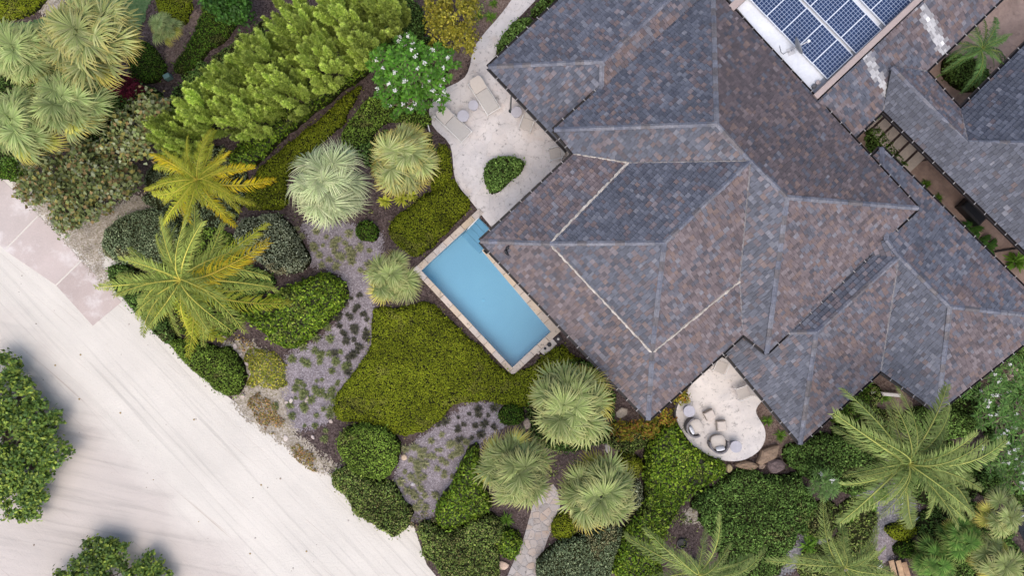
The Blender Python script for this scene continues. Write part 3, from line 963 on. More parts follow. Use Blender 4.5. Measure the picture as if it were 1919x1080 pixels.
def build_roof(root, verts, faces, browns, caps, valleys, flashes, eaves, seed, n_single=300, stains={}):
    polys, zs = solve_roof(verts, faces)
    slopes, nrms = [], []
    for i, pts in enumerate(polys):
        s = tile_slope(pts, root, browns[i], seed + i * 7, stains.get(i, ()))
        slopes.append(s); nrms.append(s['n'])
    finish_tiles(slopes, n_single)
    pt = {k: P(verts[k][0], verts[k][1], zs[k]) for k in verts}
    for j, (a, b, fa, fb) in enumerate(caps): hip_caps(root, pt[a], pt[b], nrms[fa], nrms[fb], seed + 100 + j)
    for j, (a, b) in enumerate(valleys): ribbon(root, "valley_flashing", pt[a], pt[b], 0.05, (0.2, 0.185, 0.185), seed + 200 + j, lift=0.045, rag=0.2)
    for j, (a, b) in enumerate(flashes): ribbon(root, "lead_flashing", pt[a], pt[b], 0.055, (0.41, 0.365, 0.315), seed + 300 + j, lift=0.05, rag=0.5)
    for a, b, (ox, oy) in eaves: gutter(root, pt[a], pt[b], Vector((ox, -oy, 0)))
    return pt


SE, SW, NE, NW = (1, 1), (-1, 1), (1, -1), (-1, -1)
# main house
house = empty("house", P(1250, 400), "largest house under steep mottled slate hips beside the blue pool", "house")
V_ = dict(A=(900, 452, 3.6, 1), B=(1215, 787, 3.6, 1), Ve1=(1393, 627, 3.65, 1), C=(1437, 662, 3.85, 1), D=(1720, 390, 3.9, 1), N=(1336, -24, 3.9, 1),
          E=(1038, 243, 3.85, 1), Vn1=(1075, 288, 3.7, 1), F=(1343, 232, 6.3, 0), G=(1406, 301, 6.3, 0), I=(1475, 370, 6.2, 0), J=(1245, 455, 6.2, 0),
          K1=(1030, 457, 4.45, 0), K3=(1222, 661, 4.45, 0), Vn2=(1178, 305, 4.5, 0), Ve2=(1386, 527, 4.5, 0))
F_ = [('E', 'F', 'N'), ('E', 'Vn1', 'Vn2', 'G', 'F'), ('N', 'F', 'G', 'I', 'D'), ('K1', 'J', 'G', 'Vn2'), ('A', 'K1', 'Vn2', 'Vn1'), ('K1', 'K3', 'J'),
      ('A', 'B', 'K3', 'K1'), ('J', 'K3', 'Ve2', 'G'), ('K3', 'B', 'Ve1', 'Ve2'), ('G', 'Ve2', 'Ve1', 'C', 'I'), ('I', 'C', 'D')]
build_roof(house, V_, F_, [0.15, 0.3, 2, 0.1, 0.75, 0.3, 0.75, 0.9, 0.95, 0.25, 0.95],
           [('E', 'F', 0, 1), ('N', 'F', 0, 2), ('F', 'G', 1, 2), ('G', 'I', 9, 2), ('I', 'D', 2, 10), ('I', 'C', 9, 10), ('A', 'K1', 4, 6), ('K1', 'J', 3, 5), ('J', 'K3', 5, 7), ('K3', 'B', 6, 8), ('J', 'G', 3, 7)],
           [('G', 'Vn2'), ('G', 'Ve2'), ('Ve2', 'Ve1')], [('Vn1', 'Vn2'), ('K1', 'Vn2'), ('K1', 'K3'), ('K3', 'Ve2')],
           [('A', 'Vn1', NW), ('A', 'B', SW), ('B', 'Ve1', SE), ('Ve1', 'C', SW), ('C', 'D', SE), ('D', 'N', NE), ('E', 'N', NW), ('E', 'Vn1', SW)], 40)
walls(house, [(940, 455), (1080, 320), (1070, 250), (1330, 20), (1680, 390), (1440, 630), (1395, 590), (1215, 745)], 3.6)
# upper left pavilion
pav = empty("house", P(1110, 100), "lower slate-roofed wing above the lounger patio, its ridge capped in orange slates", "house")
V2 = dict(Wb=(915, 125, 2.9, 1), R1=(1128, 115, 4.2, 0), R2=(1330, -72, 4.2, 0), Nb=(1200, -143, 2.9, 1), Sa=(1127, 172, 3.75, 0), Sb=(1080, 245, 3.2, 0), Sc=(1063, 282, 2.9, 1), Sd=(1352, -30, 3.75, 0))
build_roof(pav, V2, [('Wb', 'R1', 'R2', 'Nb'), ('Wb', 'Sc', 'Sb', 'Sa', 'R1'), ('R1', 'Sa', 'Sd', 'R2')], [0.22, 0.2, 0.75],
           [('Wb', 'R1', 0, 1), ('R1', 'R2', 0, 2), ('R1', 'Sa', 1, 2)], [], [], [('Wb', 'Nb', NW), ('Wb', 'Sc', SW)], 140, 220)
walls(pav, [(955, 122), (1190, -95), (1300, -30), (1120, 180), (1070, 230)], 2.8)
# lower right house
low = empty("house", P(1620, 580), "lower right slate house with two pointed wings over the palm garden", "house")
V3 = dict(Cn=(1652, 276, 2.8, 1), Rc0=(1661, 450, 4.2, 0), Rc1=(1685, 481, 4.2, 0), Rc2=(1780, 575, 4.2, 0), Ce=(1978, 597, 2.8, 1), Wr=(1530, 622, 4.0, 0), Wc=(1330, 626, 2.8, 1),
          S=(1500, 832, 2.8, 1), Vb=(1650, 695, 2.8, 1), S2=(1757, 772, 2.8, 1), X1=(1500, 480, 3.2, 0), X2=(1600, 330, 2.8, 0))
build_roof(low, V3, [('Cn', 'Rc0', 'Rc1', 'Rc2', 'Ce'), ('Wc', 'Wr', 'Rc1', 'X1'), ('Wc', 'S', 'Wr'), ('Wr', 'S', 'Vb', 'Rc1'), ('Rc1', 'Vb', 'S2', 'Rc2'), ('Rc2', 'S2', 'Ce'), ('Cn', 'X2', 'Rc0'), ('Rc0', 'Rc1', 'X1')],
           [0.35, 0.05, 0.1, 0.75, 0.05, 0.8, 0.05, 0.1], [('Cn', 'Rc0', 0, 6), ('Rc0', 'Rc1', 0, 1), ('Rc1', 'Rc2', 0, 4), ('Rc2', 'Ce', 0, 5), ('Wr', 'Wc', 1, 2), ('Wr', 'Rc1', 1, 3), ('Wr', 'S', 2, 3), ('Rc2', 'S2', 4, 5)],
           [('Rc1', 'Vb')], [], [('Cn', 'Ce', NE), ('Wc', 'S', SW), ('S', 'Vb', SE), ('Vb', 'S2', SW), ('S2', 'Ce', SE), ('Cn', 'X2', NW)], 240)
walls(low, [(1395, 625), (1500, 785), (1650, 650), (1755, 730), (1930, 590), (1655, 320), (1640, 400)], 2.7)
# right hand house across the courtyard, and its link
right = empty("house", P(1830, 230), "slate house at the right edge behind the narrow courtyard", "house")
V4 = dict(v0=(1655, 206, 3.0, 1), r0=(1672, 125, 4.1, 0), r1=(1813, 267, 4.5, 0), v1=(1735, 133, 3.0, 1), v2=(1800, 205, 3.0, 1), h=(2060, 269, 5.5, 0), e1=(2062, 610, 3.0, 1), e2=(2060, -57, 3.0, 1))
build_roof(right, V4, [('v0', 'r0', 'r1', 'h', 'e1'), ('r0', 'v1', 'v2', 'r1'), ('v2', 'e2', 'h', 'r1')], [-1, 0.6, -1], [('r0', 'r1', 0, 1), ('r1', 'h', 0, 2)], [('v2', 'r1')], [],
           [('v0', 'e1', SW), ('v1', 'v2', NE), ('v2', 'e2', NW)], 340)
walls(right, [(1690, 200), (1790, 300), (1860, 260), (2060, 60), (2060, 560), (1940, 470)], 2.9, zp=0.0)
linkw = empty("house", P(1680, 120), "sloping slate link roof with two white streaks below the solar panels", "house")
V5 = dict(a=(1530, 191, 4.0, 1), b=(1742, -10, 4.0, 1), c=(1882, -8, 3.0, 1), d=(1735, 133, 3.0, 1), r=(1672, 125, 3.3, 0), v=(1655, 206, 3.0, 1), f=(1600, 259, 3.0, 1))
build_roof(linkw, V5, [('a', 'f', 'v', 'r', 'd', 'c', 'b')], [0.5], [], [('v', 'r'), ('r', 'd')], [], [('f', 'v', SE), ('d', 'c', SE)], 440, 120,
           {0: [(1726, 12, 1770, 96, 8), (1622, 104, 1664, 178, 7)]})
walls(linkw, [(1550, 190), (1735, 15), (1850, 5), (1640, 205), (1600, 240)], 2.9)

# flat roof with solar panels
flat = empty("house", P(1530, 60), "flat white-roofed block with pink parapet carrying the solar panels", "house")
poly = ccw([tuple(P(x, y, 3.5))[:2] for x, y in [(1360, -10), (1530, 187), (1740, -10), (1640, -110), (1470, -110)]])
mb = MB(); mb.prism(poly, 0, 3.5, 0, (0.66, 0.68, 0.72)); world_child("roof", mb.mesh("roof", M['plaster']), flat)


def bar(root, name, pa, pb, z0, z1, w, col, mat='plaster'):
    a, b = P(*pa, z1), P(*pb, z1); c = (a + b) / 2; d = b - a
    mb = MB(); mb.box((c.x, c.y, (z0 + z1) / 2), d.length, w, z1 - z0, math.atan2(d.y, d.x), col, 0.012)
    return world_child(name, mb.mesh(name, M[mat]), root)


bar(flat, "parapet", (1529, 181), (1737, -16), 3.0, 4.04, 0.24, (0.36, 0.29, 0.265))
bar(flat, "parapet", (1362, 22), (1420, -32), 3.0, 3.95, 0.3, (0.36, 0.29, 0.265))
bar(flat, "roof_channel", (1521, 174), (1727, -22), 3.49, 3.56, 0.22, (0.22, 0.235, 0.27))

dd = math.atan2(-(149 - 0), 1550 - 1409)     # rows run down to the right
panel_me = {}


def solar_panel(px, py, lab):
    r = empty("solar_panel", P(px, py, 3.62), lab, "solar panel", "solar panels in three rows on the flat roof")
    r.rotation_euler = (0, 0, dd)
    if not panel_me:
        mb = MB()
        for (x, y, sx, sy) in ((-0.452, 0, 0.03, 1.47), (0.452, 0, 0.03, 1.47), (0, -0.72, 0.874, 0.03), (0, 0.72, 0.874, 0.03)): mb.box((x, y, 0.02), sx, sy, 0.05, 0, (0.62, 0.65, 0.7))
        panel_me['f'] = mb.mesh("frame", M['paint'])
        mb = MB(); mb.box((0, 0, 0.018), 0.872, 1.408, 0.03); panel_me['c'] = mb.mesh("cell_sheet", M['panel'])
        mb = MB()
        for x in (-0.35, 0.35):
            for y in (-0.6, 0.6): mb.box((x, y, -0.06), 0.04, 0.06, 0.11, 0, (0.4, 0.4, 0.42))
        panel_me['m'] = mb.mesh("mount", M['paint'])
    for k in ('f', 'c', 'm'): link(panel_me[k].name.split('.')[0], panel_me[k], r)


for ri, (ex, ey, rx, ry, cnt, nm) in enumerate(((1550, 149, 1597, 103, 7, "left"), (1604, 98, 1650, 58, 5, "middle"), (1660, 47, 1706, 6, 3, "right"))):
    mx, my = (ex + rx) / 2, (ey + ry) / 2
    for k in range(cnt):
        px, py = mx - (14 + 28.6 * k), my - (15 + 29.4 * k)
        if py < -45: continue
        nth = ["lowest", "second from the bottom", "third from the bottom", "fourth from the bottom", "fifth from the bottom", "sixth from the bottom", "topmost, cut by the frame"][k]
        solar_panel(px, py, f"blue solar panel in the {nm} row, {nth}")

# satellite dish
q = P(1482, 96, 3.5)
dish = empty("satellite_dish", q, "small satellite dish on the white roof beside the left row of panels", "satellite dish")
mb = MB(); nb_ = 18
ax = Vector((0.9, 0.35, 0.35)).normalized(); su = ax.cross(Vector((0, 0, 1))).normalized(); sv = su.cross(ax)
rings = []
for r in (0.02, 0.15, 0.28, 0.38):
    rings.append([tuple(Vector((0, 0, 0.55)) + ax * (r * r * 0.9) + (su * math.cos(t) + sv * math.sin(t)) * r) for t in [2 * math.pi * k / nb_ for k in range(nb_)]])
for r in (0.38, 0.26, 0.02):
    rings.append([tuple(Vector((0, 0, 0.55)) + ax * (r * r * 0.9 - 0.025) + (su * math.cos(t) + sv * math.sin(t)) * r) for t in [2 * math.pi * k / nb_ for k in range(nb_)]])
mb.loft(rings, (0.2, 0.21, 0.23)); link("dish", mb.mesh("dish", M['paint'], True), dish)
mb = MB(); mb.tube([(0, 0, 0.3), tuple(Vector((0, 0, 0.6)) + ax * 0.45)], 0.02, 6, (0.7, 0.7, 0.72)); link("arm", mb.mesh("arm", M['paint']), dish)
mb = MB(); e_ = Vector((0, 0, 0.6)) + ax * 0.47; mb.lathe(tuple(e_), [(0.02, -0.06), (0.065, -0.04), (0.065, 0.05), (0.03, 0.08)], 10, (0.75, 0.76, 0.78)); link("receiver", mb.mesh("receiver", M['paint']), dish)
mb = MB(); mb.tube([(0, 0, 0), (0, 0, 0.55)], 0.025, 7, (0.4, 0.4, 0.42)); mb.box((0, 0, 0.01), 0.3, 0.3, 0.03, 0.4, (0.5, 0.5, 0.52)); link("mast", mb.mesh("mast", M['paint']), dish)
mb = MB(); a0 = P(1461, 85, 3.53); mb.tube([a0, P(1464, 98, 3.54), P(1468, 101, 3.54), P(1474, 97, 3.55), P(1480, 97, 3.55)], 0.012, 5, (0.16, 0.16, 0.18))
tag(link("cable", mb.mesh("cable", M['paint'])), "thin dark cable curling over the white roof beside the dish", "cable")
for px, py, col, lab in ((1526, 161, (0.12, 0.12, 0.13), "dark round roof outlet near the parapet corner"), (1533, 154, (0.4, 0.34, 0.33), "pinkish round vent cap near the parapet corner")):
    p = P(px, py, 3.6); mb = MB(); mb.lathe((p.x, p.y, 3.5), [(0.08, 0), (0.08, 0.08), (0.1, 0.09), (0.1, 0.12), (0.03, 0.15)], 16, col)
    tag(link("roof_vent", mb.mesh("roof_vent", M['plaster'])), lab, "roof vent")
for px, py, lab in ((950.5, 466, "upper of two small black birds on the lower roof slope by the pool"), (949, 474, "lower of two small black birds on the lower roof slope by the pool")):
    p = P(px, py, 3.85)
    b = empty("bird", (p.x, p.y, 3.87), lab, "bird"); mb = MB()
    mb.tube([(-0.1, 0, 0.06), (-0.04, 0, 0.07), (0.03, 0, 0.1), (0.07, 0, 0.14), (0.1, 0, 0.16), (0.14, 0, 0.155)], [0.02, 0.055, 0.07, 0.045, 0.04, 0.005], 8, (0.012, 0.012, 0.014))
    link("body", mb.mesh("body", M['paint'], True), b)
    mb = MB(); mb.tube([(-0.08, 0, 0.07), (-0.15, 0, 0.05)], [0.03, 0.02], 4, (0.012, 0.012, 0.014)); link("tail", mb.mesh("tail", M['paint']), b)
    for s in (-1, 1):
        mb = MB(); mb.tube([(0.01, s * 0.018, 0.07), (0.01, s * 0.018, -0.03)], 0.005, 4, (0.03, 0.02, 0.02)); link("leg", mb.mesh("leg", M['paint']), b)
    b.rotation_euler = (0, 0, 0.9 if 'upper' in lab else 2.2)
# ------------------------------------------------------------------ furniture on the two terraces
WHITE, TAUPE, LILAC = (0.68, 0.67, 0.65), (0.46, 0.42, 0.385), (0.42, 0.41, 0.45)


def heading(a, b, z=0):
    d = P(*b, z) - P(*a, z); return math.atan2(d.y, d.x)


def lounger(head, foot, lab):
    c = (P(*head, .3) + P(*foot, .3)) / 2; L = (P(*head, .3) - P(*foot, .3)).length
    r = empty("sun_lounger", (c.x, c.y, 0.04), lab, "sun lounger", "sun loungers on the pale stone patio")
    r.rotation_euler.z = heading(head, foot)
    w = 0.72
    mb = MB()
    for s in (-1, 1): mb.box((0, s * (w / 2 - 0.02), 0.27), L, 0.04, 0.05, 0, WHITE, 0.008)
    for x in (-L / 2 + 0.02, L / 2 - 0.02): mb.box((x, 0, 0.265), 0.04, w + 0.06, 0.035, 0, WHITE, 0.008)
    link("frame", mb.mesh("frame", M['paint']), r)
    for x in (-L / 2 + 0.12, L / 2 - 0.05):
        for s in (-1, 1):
            mb = MB(); mb.tube([(x, s * (w / 2 - 0.02), 0), (x, s * (w / 2 - 0.02), 0.25)], 0.02, 7, WHITE); link("leg", mb.mesh("leg", M['paint']), r)
    xb = -L * 0.14
    mb = MB(); mb.box(((xb + L / 2) / 2 - 0.02, 0, 0.315), L / 2 - xb - 0.06, w - 0.09, 0.05, 0, (0.45, 0.425, 0.4), 0.015)
    link("seat", mb.mesh("seat", M['fabric']), r)
    mb = MB(); prof = []
    for t in np.linspace(0, 1, 8):
        hw = (w - 0.09) / 2 * (1 - 0.28 * max(0, (t - 0.6) / 0.4) ** 2)
        x = xb - t * (L / 2 + xb) * 0.97; z = 0.32 + 0.42 * t - 0.1 * t * t
        prof.append([(x, -hw, z + 0.025), (x, hw, z + 0.025), (x, hw, z - 0.025), (x, -hw, z - 0.025)])
    mb.loft(prof, (0.5, 0.455, 0.415)); link("backrest", mb.mesh("backrest", M['fabric'], False), r)
    return r


lounger((888.5, 150), (926, 209), "beige sun lounger on the stone patio nearer the slate roof, its head to the top")
lounger((824, 208), (875, 257), "beige sun lounger at the planted edge of the stone patio beside the flowering tree")


def round_table(px, py, r, z0, lab):
    p = P(px, py, 0.5)
    t = empty("side_table", (p.x, p.y, z0), lab, "side table", "round lilac-grey side tables")
    mb = MB(); mb.lathe((0, 0, 0), [(r * 0.97, 0.43), (r, 0.445), (r, 0.475), (r * 0.97, 0.485), (r * 0.02, 0.486)], 28, LILAC); link("table_top", mb.mesh("table_top", M['plaster']), t)
    mb = MB(); mb.lathe((0, 0, 0), [(r * 0.7, 0), (r * 0.72, 0.02), (r * 0.45, 0.2), (r * 0.5, 0.4), (r * 0.8, 0.43)], 20, (0.36, 0.35, 0.38)); link("base", mb.mesh("base", M['plaster']), t)


round_table(887, 197, 0.235, 0.04, "smaller lilac-grey round side table between the two loungers")
round_table(868, 217, 0.275, 0.04, "larger lilac-grey round side table touching the lounger at the planted edge")
round_table(968, 209.5, 0.255, 0.04, "lilac-grey round side table by the dark post at the patio roof edge")
round_table(1288.5, 769, 0.27, 0.35, "lilac-grey round side table at the hedge corner of the lower terrace")
round_table(1375, 835, 0.275, 0.35, "lilac-grey round side table right of a wicker armchair on the lower terrace")


def chair(px, py, face, z0, lab, s=0.52):
    p = P(px, py, z0 + 0.42)
    r = empty("patio_chair", (p.x, p.y, z0), lab, "chair", "taupe patio chairs"); r.rotation_euler.z = face
    mb = MB(); mb.box((0, 0, 0.42), s, s, 0.06, 0, TAUPE, 0.015); link("seat", mb.mesh("seat", M['fabric']), r)
    mb = MB(); mb.loft([[(-s / 2 - k * 0.12, y, 0.45 + k * 0.42) for y in (-s / 2 + 0.03, s / 2 - 0.03)] + [(-s / 2 - k * 0.12 - 0.035, y, 0.45 + k * 0.42) for y in (s / 2 - 0.03, -s / 2 + 0.03)] for k in (0, 0.5, 1)], TAUPE)
    link("backrest", mb.mesh("backrest", M['fabric']), r)
    for x in (-1, 1):
        for y in (-1, 1):
            mb = MB(); mb.tube([(x * (s / 2 + 0.01), y * (s / 2 + 0.01), 0), (x * (s / 2 + 0.005), y * (s / 2 + 0.005), 0.45)], 0.02, 7, WHITE); link("leg", mb.mesh("leg", M['paint']), r)
    for y in (-1, 1):
        mb = MB(); mb.tube([(s / 2, y * (s / 2 + 0.02), 0.44), (s / 2 - 0.04, y * (s / 2 + 0.02), 0.62), (-s / 2 - 0.05, y * (s / 2 + 0.02), 0.64)], 0.018, 6, WHITE); link("arm", mb.mesh("arm", M['paint']), r)


chair(987, 233, math.radians(-110), 0.04, "taupe patio chair beside the round table under the patio eave")
chair(1040, 288, math.radians(192), 0.04, "taupe patio chair tucked against the slate corner right of the half-moon hedge")
chair(1350, 688, math.radians(-112), 0.35, "taupe chair in the top corner of the lower terrace", 0.54)
chair(1392, 736, math.radians(200), 0.35, "taupe chair under the right eave of the lower terrace", 0.54)


def tub_chair(px, py, face, lab):
    p = P(px, py, 0.8)
    r = empty("wicker_armchair", (p.x, p.y, 0.352), lab, "armchair", "wicker tub armchairs"); r.rotation_euler.z = face
    wc = (0.4, 0.35, 0.3)
    mb = MB(); A = [math.radians(a) for a in range(70, 291, 17)]
    for (ro, ri, z0, z1) in ((0.43, 0.37, 0.08, 0.68),):
        rings = []
        for a in A:
            top = z1 - 0.16 * (abs(a - math.pi) / 1.92) ** 2
            rings.append([(ro * math.cos(a), ro * math.sin(a), z0), (ro * 1.03 * math.cos(a), ro * 1.03 * math.sin(a), top), (ri * math.cos(a), ri * math.sin(a), top), (ri * math.cos(a), ri * math.sin(a), z0)])
        mb.loft(rings, (0.2, 0.185, 0.19))  # shell darker than the base: shade on its rim is put into the colour
    link("backrest", mb.mesh("backrest", M['wicker']), r)
    mb = MB(); mb.lathe((0, 0, 0), [(0.36, 0.06), (0.37, 0.3), (0.3, 0.31)], 20, wc); link("base", mb.mesh("base", M['wicker']), r)
    mb = MB(); rings = []
    for k, (s, z) in enumerate(((0.9, 0.31), (1, 0.34), (1, 0.4), (0.92, 0.43), (0.4, 0.44))):
        rings.append([((0.34 * math.copysign(abs(math.cos(t)) ** 0.7, math.cos(t))) * s + 0.05, 0.34 * math.copysign(abs(math.sin(t)) ** 0.7, math.sin(t)) * s, z) for t in [2 * math.pi * j / 20 for j in range(20)]])
    mb.loft(rings, (0.54, 0.49, 0.44)); link("seat_cushion", mb.mesh("seat_cushion", M['fabric'], True), r)
    mb = MB(); rings = []
    for y, s in ((-0.2, 0.3), (-0.18, 0.8), (0, 1), (0.18, 0.8), (0.2, 0.3)):
        rings.append([(-0.2 + 0.07 * s * math.cos(t) - 0.06 * math.sin(t) * s, y, 0.56 + 0.13 * s * math.sin(t)) for t in [2 * math.pi * j / 10 for j in range(10)]])
    mb.loft(rings, (0.72, 0.72, 0.74)); link("pillow", mb.mesh("pillow", M['fabric'], True), r)
    for a in (0.7, 2.4, 3.9, 5.6):
        mb = MB(); mb.tube([(0.33 * math.cos(a), 0.33 * math.sin(a), 0), (0.33 * math.cos(a), 0.33 * math.sin(a), 0.09)], 0.022, 6, (0.1, 0.08, 0.07)); link("leg", mb.mesh("leg", M['wicker']), r)


tub_chair(1302.5, 802, math.radians(28), "wicker tub armchair with a white pillow nearest the glossy hedge")
tub_chair(1347, 832, math.radians(100), "wicker tub armchair with a white pillow beside the lower round table")


def ottoman(px, py, rz, lab):
    p = P(px, py, 0.7); r = empty("ottoman", (p.x, p.y, 0.352), lab, "ottoman", "wicker footstools"); r.rotation_euler.z = rz
    mb = MB(); mb.box((0, 0, 0.17), 0.46, 0.42, 0.28, 0, (0.4, 0.35, 0.3), 0.05); link("base", mb.mesh("base", M['wicker']), r)
    mb = MB(); mb.box((0, 0, 0.34), 0.44, 0.4, 0.09, 0, (0.54, 0.48, 0.43), 0.03); link("seat_cushion", mb.mesh("seat_cushion", M['fabric']), r)
    for x in (-1, 1):
        for y in (-1, 1):
            mb = MB(); mb.box((x * 0.17, y * 0.15, 0.02), 0.04, 0.04, 0.05, 0, (0.1, 0.08, 0.07)); link("leg", mb.mesh("leg", M['wicker']), r)


ottoman(1331, 779, math.radians(28), "wicker footstool in the middle of the terrace opposite the upper tub chair")
ottoman(1353, 799, math.radians(95), "wicker footstool above the lower tub chair beside the other stool")

# post, pipe, bench frame, planters and odds
a, b = P(956.5, 208, 0.04), P(958, 181, 2.45)
post = empty("metal_post", a, "slim dark green post with a round foot at the patio eave", "post")
mb = MB(); mb.tube([Vector((0, 0, 0)), b - a], 0.035, 8, (0.04, 0.055, 0.055)); link("pole", mb.mesh("pole", M['paint']), post)
mb = MB(); mb.lathe((0, 0, 0), [(0.09, 0), (0.09, 0.03), (0.05, 0.06)], 14, (0.02, 0.022, 0.025)); link("foot", mb.mesh("foot", M['paint']), post)
mb = MB(); mb.tube([P(790, 182, 0.2), P(796, 203, 0.18), P(799, 222, 0.16), (P(805.5, 247, 0.12))], 0.03, 7, (0.72, 0.7, 0.68))
tag(link("water_pipe", mb.mesh("water_pipe", M['paint'], True)), "thin white pipe running below the flowering tree along the patio edge", "pipe")
bench = empty("bench_frame", P(103, 783), "bare dark metal bench frame half hidden by the big leafy tree", "bench frame")


def bp(x, y, z): return P(60 + x / 9.0, 730 + y / 9.0, z) - Vector(bench.location)


dk = (0.035, 0.026, 0.026)
for nm, pts, rad in (("back_rail", [bp(285, 365, .75), bp(440, 430, .75), bp(500, 450, .75), bp(510, 490, .72), bp(440, 600, .7), bp(330, 740, .7)], 0.03),
                     ("seat_rail", [bp(310, 455, .42), bp(430, 490, .42), bp(370, 640, .42), bp(260, 560, .42), bp(310, 455, .42)], 0.02),
                     ("arm", [bp(440, 430, .75), bp(425, 490, .42)], 0.02), ("arm", [bp(305, 375, .75), bp(290, 450, .42)], 0.03),
                     ("leg", [bp(310, 455, .42), bp(315, 460, 0)], 0.02), ("leg", [bp(425, 490, .42), bp(425, 490, 0)], 0.02), ("leg", [bp(370, 640, .42), bp(372, 640, 0)], 0.02),
                     ("leg", [bp(260, 560, .42), bp(262, 562, 0)], 0.02), ("brace", [bp(340, 560, .42), bp(425, 490, .42)], 0.014)):
    mb = MB(); mb.tube(pts, rad, 6, dk); link(nm, mb.mesh(nm, M['paint']), bench)

p = P(1826, 396, 0.5)
mb = MB(); mb.box((p.x, p.y, 0.3), 1.25, 0.62, 0.6, math.radians(-46), (0.012, 0.012, 0.014), 0.08)
pl_ = link("planter", mb.mesh("planter", M['paint'])); tag(pl_, "black trough planter in the narrow courtyard under the right hand eave", "planter")
mb = MB()
for k in range(14):
    t = k / 13; q = P(1866 + 40 * t, 471.5 - 6.5 * t, 0.05); mb.box((q.x, q.y, 0.07), 0.09, 0.09, 0.08, 0.15, (0.03, 0.025, 0.025), 0.01)
tag(link("stone_row", mb.mesh("stone_row", M['stone'])), "row of small dark studs across the pink courtyard paving", "stud row")


def rock(px, py, rx, ry, h, col, lab, rz=0.0, group=None, seed=0, z=0.0, flat=0.75):
    p = P(px, py, h * 0.6 + z); rr = np.random.default_rng(seed + int(px * 7 + py)); mb = MB(); n = 11
    amp = 1 + rr.uniform(-0.2, 0.14, n); rings = []
    for s, zz in ((0.9, -0.05), (1.0, h * 0.35), (0.93, h * flat), (0.7, h * 0.95), (0.25, h)):
        rings.append([(rx * s * amp[k] * math.cos(2 * math.pi * k / n) + rr.uniform(-.03, .03) * rx, ry * s * amp[k] * math.sin(2 * math.pi * k / n) + rr.uniform(-.03, .03) * ry, zz * (1 + rr.uniform(-.08, .08))) for k in range(n)])
    mb.loft(rings, col); o = link("rock", mb.mesh("rock", M['stone'])); o.location = (p.x, p.y, z); o.rotation_euler.z = rz
    return tag(o, lab, "rock", group)


G_ = "boulders round the lower terrace"
rock(1440, 853, 0.62, 0.36, 0.4, (0.26, 0.185, 0.13), "long tan boulder at the lower right edge of the terrace", 0.75, G_)
rock(1400, 873, 0.55, 0.2, 0.35, (0.27, 0.19, 0.13), "thin flat tan boulder below the terrace rim", -0.1, G_)
rock(1453, 874, 0.46, 0.4, 0.5, (0.15, 0.11, 0.105), "rounded dark brown boulder below the terrace", 0.2, G_)
rock(1428, 874, 0.2, 0.16, 0.25, (0.3, 0.22, 0.17), "small tan stone wedged between the terrace boulders", 0.4, G_)
rock(1367, 879, 0.15, 0.2, 0.22, (0.42, 0.34, 0.2), "small yellowish stone at the tip of the glossy hedge", 0.2, G_)
rock(940, 1061, 0.42, 0.2, 0.12, (0.48, 0.36, 0.28), "flat pinkish stone beside the flagstone path", -0.2)
rock(757, 858, 0.15, 0.14, 0.14, (0.52, 0.4, 0.29), "squarish beige stone at the edge of the lavender gravel", 0.2)
rock(774, 908, 0.13, 0.09, 0.08, (0.42, 0.39, 0.39), "small grey stone among the tufts in the lavender gravel", 0.5)
rock(1165, 774, 0.3, 0.22, 0.15, (0.46, 0.38, 0.3), "flat pale stone between the fan palm and the eave", 0.6)
rock(1139, 839, 0.14, 0.3, 0.14, (0.42, 0.37, 0.32), "upright pale stone slab below the upper right fan palm", 0.0)
rock(988, 795, 0.22, 0.26, 0.2, (0.36, 0.28, 0.22), "brown stone left of the large fan palm by the small shrub", 0.3)
for k, (x, y) in enumerate([(440, 650), (450, 665), (462, 682), (537, 755), (545, 752), (575, 750), (586, 820), (420, 632), (600, 740), (404, 622), (548, 735), (455, 742), (468, 757), (535, 822), (620, 790)]):
    rock(x, y, R.uniform(.06, .17), R.uniform(.05, .12), R.uniform(.05, .12), R.choice([(0.5, 0.42, 0.38), (0.46, 0.38, 0.33), (0.55, 0.48, 0.43)]),
         "small pale stone in the sandy bed beside the road", R.uniform(0, 3), "pale stones along the sandy bed")
# stones and timber among the palms, lower right
for k, (x, y) in enumerate([(1915, 668), (1902, 690), (1890, 705)]):
    rock(x, y, 0.35, 0.2, 0.25, (0.44, 0.35, 0.29), ["uppermost tan stone along the lower right eave", "middle tan stone along the lower right eave", "lowest tan stone along the lower right eave"][k], 0.8, "tan stones by the right eave")
rock(1648, 1063, 0.16, 0.12, 0.2, (0.6, 0.57, 0.55), "white stone ornament beside the planks", 0.3)
for k, (x0, y0, x1, y1) in enumerate([(1671, 1052, 1680, 1090), (1684, 1052, 1694, 1090), (1695, 1055, 1705, 1090)]):
    a, b = P(x0, y0, .3), P(x1, y1, .3); c = (a + b) / 2
    mb = MB(); mb.box((c.x, c.y, 0.25), (b - a).length, 0.24, 0.06, math.atan2((b - a).y, (b - a).x), [(0.36, 0.24, 0.15), (0.42, 0.28, 0.17), (0.33, 0.21, 0.13)][k], 0.01)
    tag(link("plank", mb.mesh("plank", M['timber'])), ["left", "middle", "right"][k] + " of the three bare wooden planks at the bottom edge", "plank", "wooden planks at the bottom edge")
a, b = P(1690, 972, 0), P(1691.5, 921, 2.6)
mb = MB(); mb.tube([a, a + (b - a)], 0.028, 7, (0.6, 0.62, 0.66)); tag(link("white_pole", mb.mesh("white_pole", M['paint'])), "thin white pole standing under the big green coconut palm", "pole")
mb = MB(); a, b = P(1630, 736, .25), P(1685, 741, .25); c = (a + b) / 2; mb.box((c.x, c.y, 0.2), (b - a).length, 0.16, 0.4, math.atan2((b - a).y, (b - a).x), (0.62, 0.57, 0.52), 0.02)
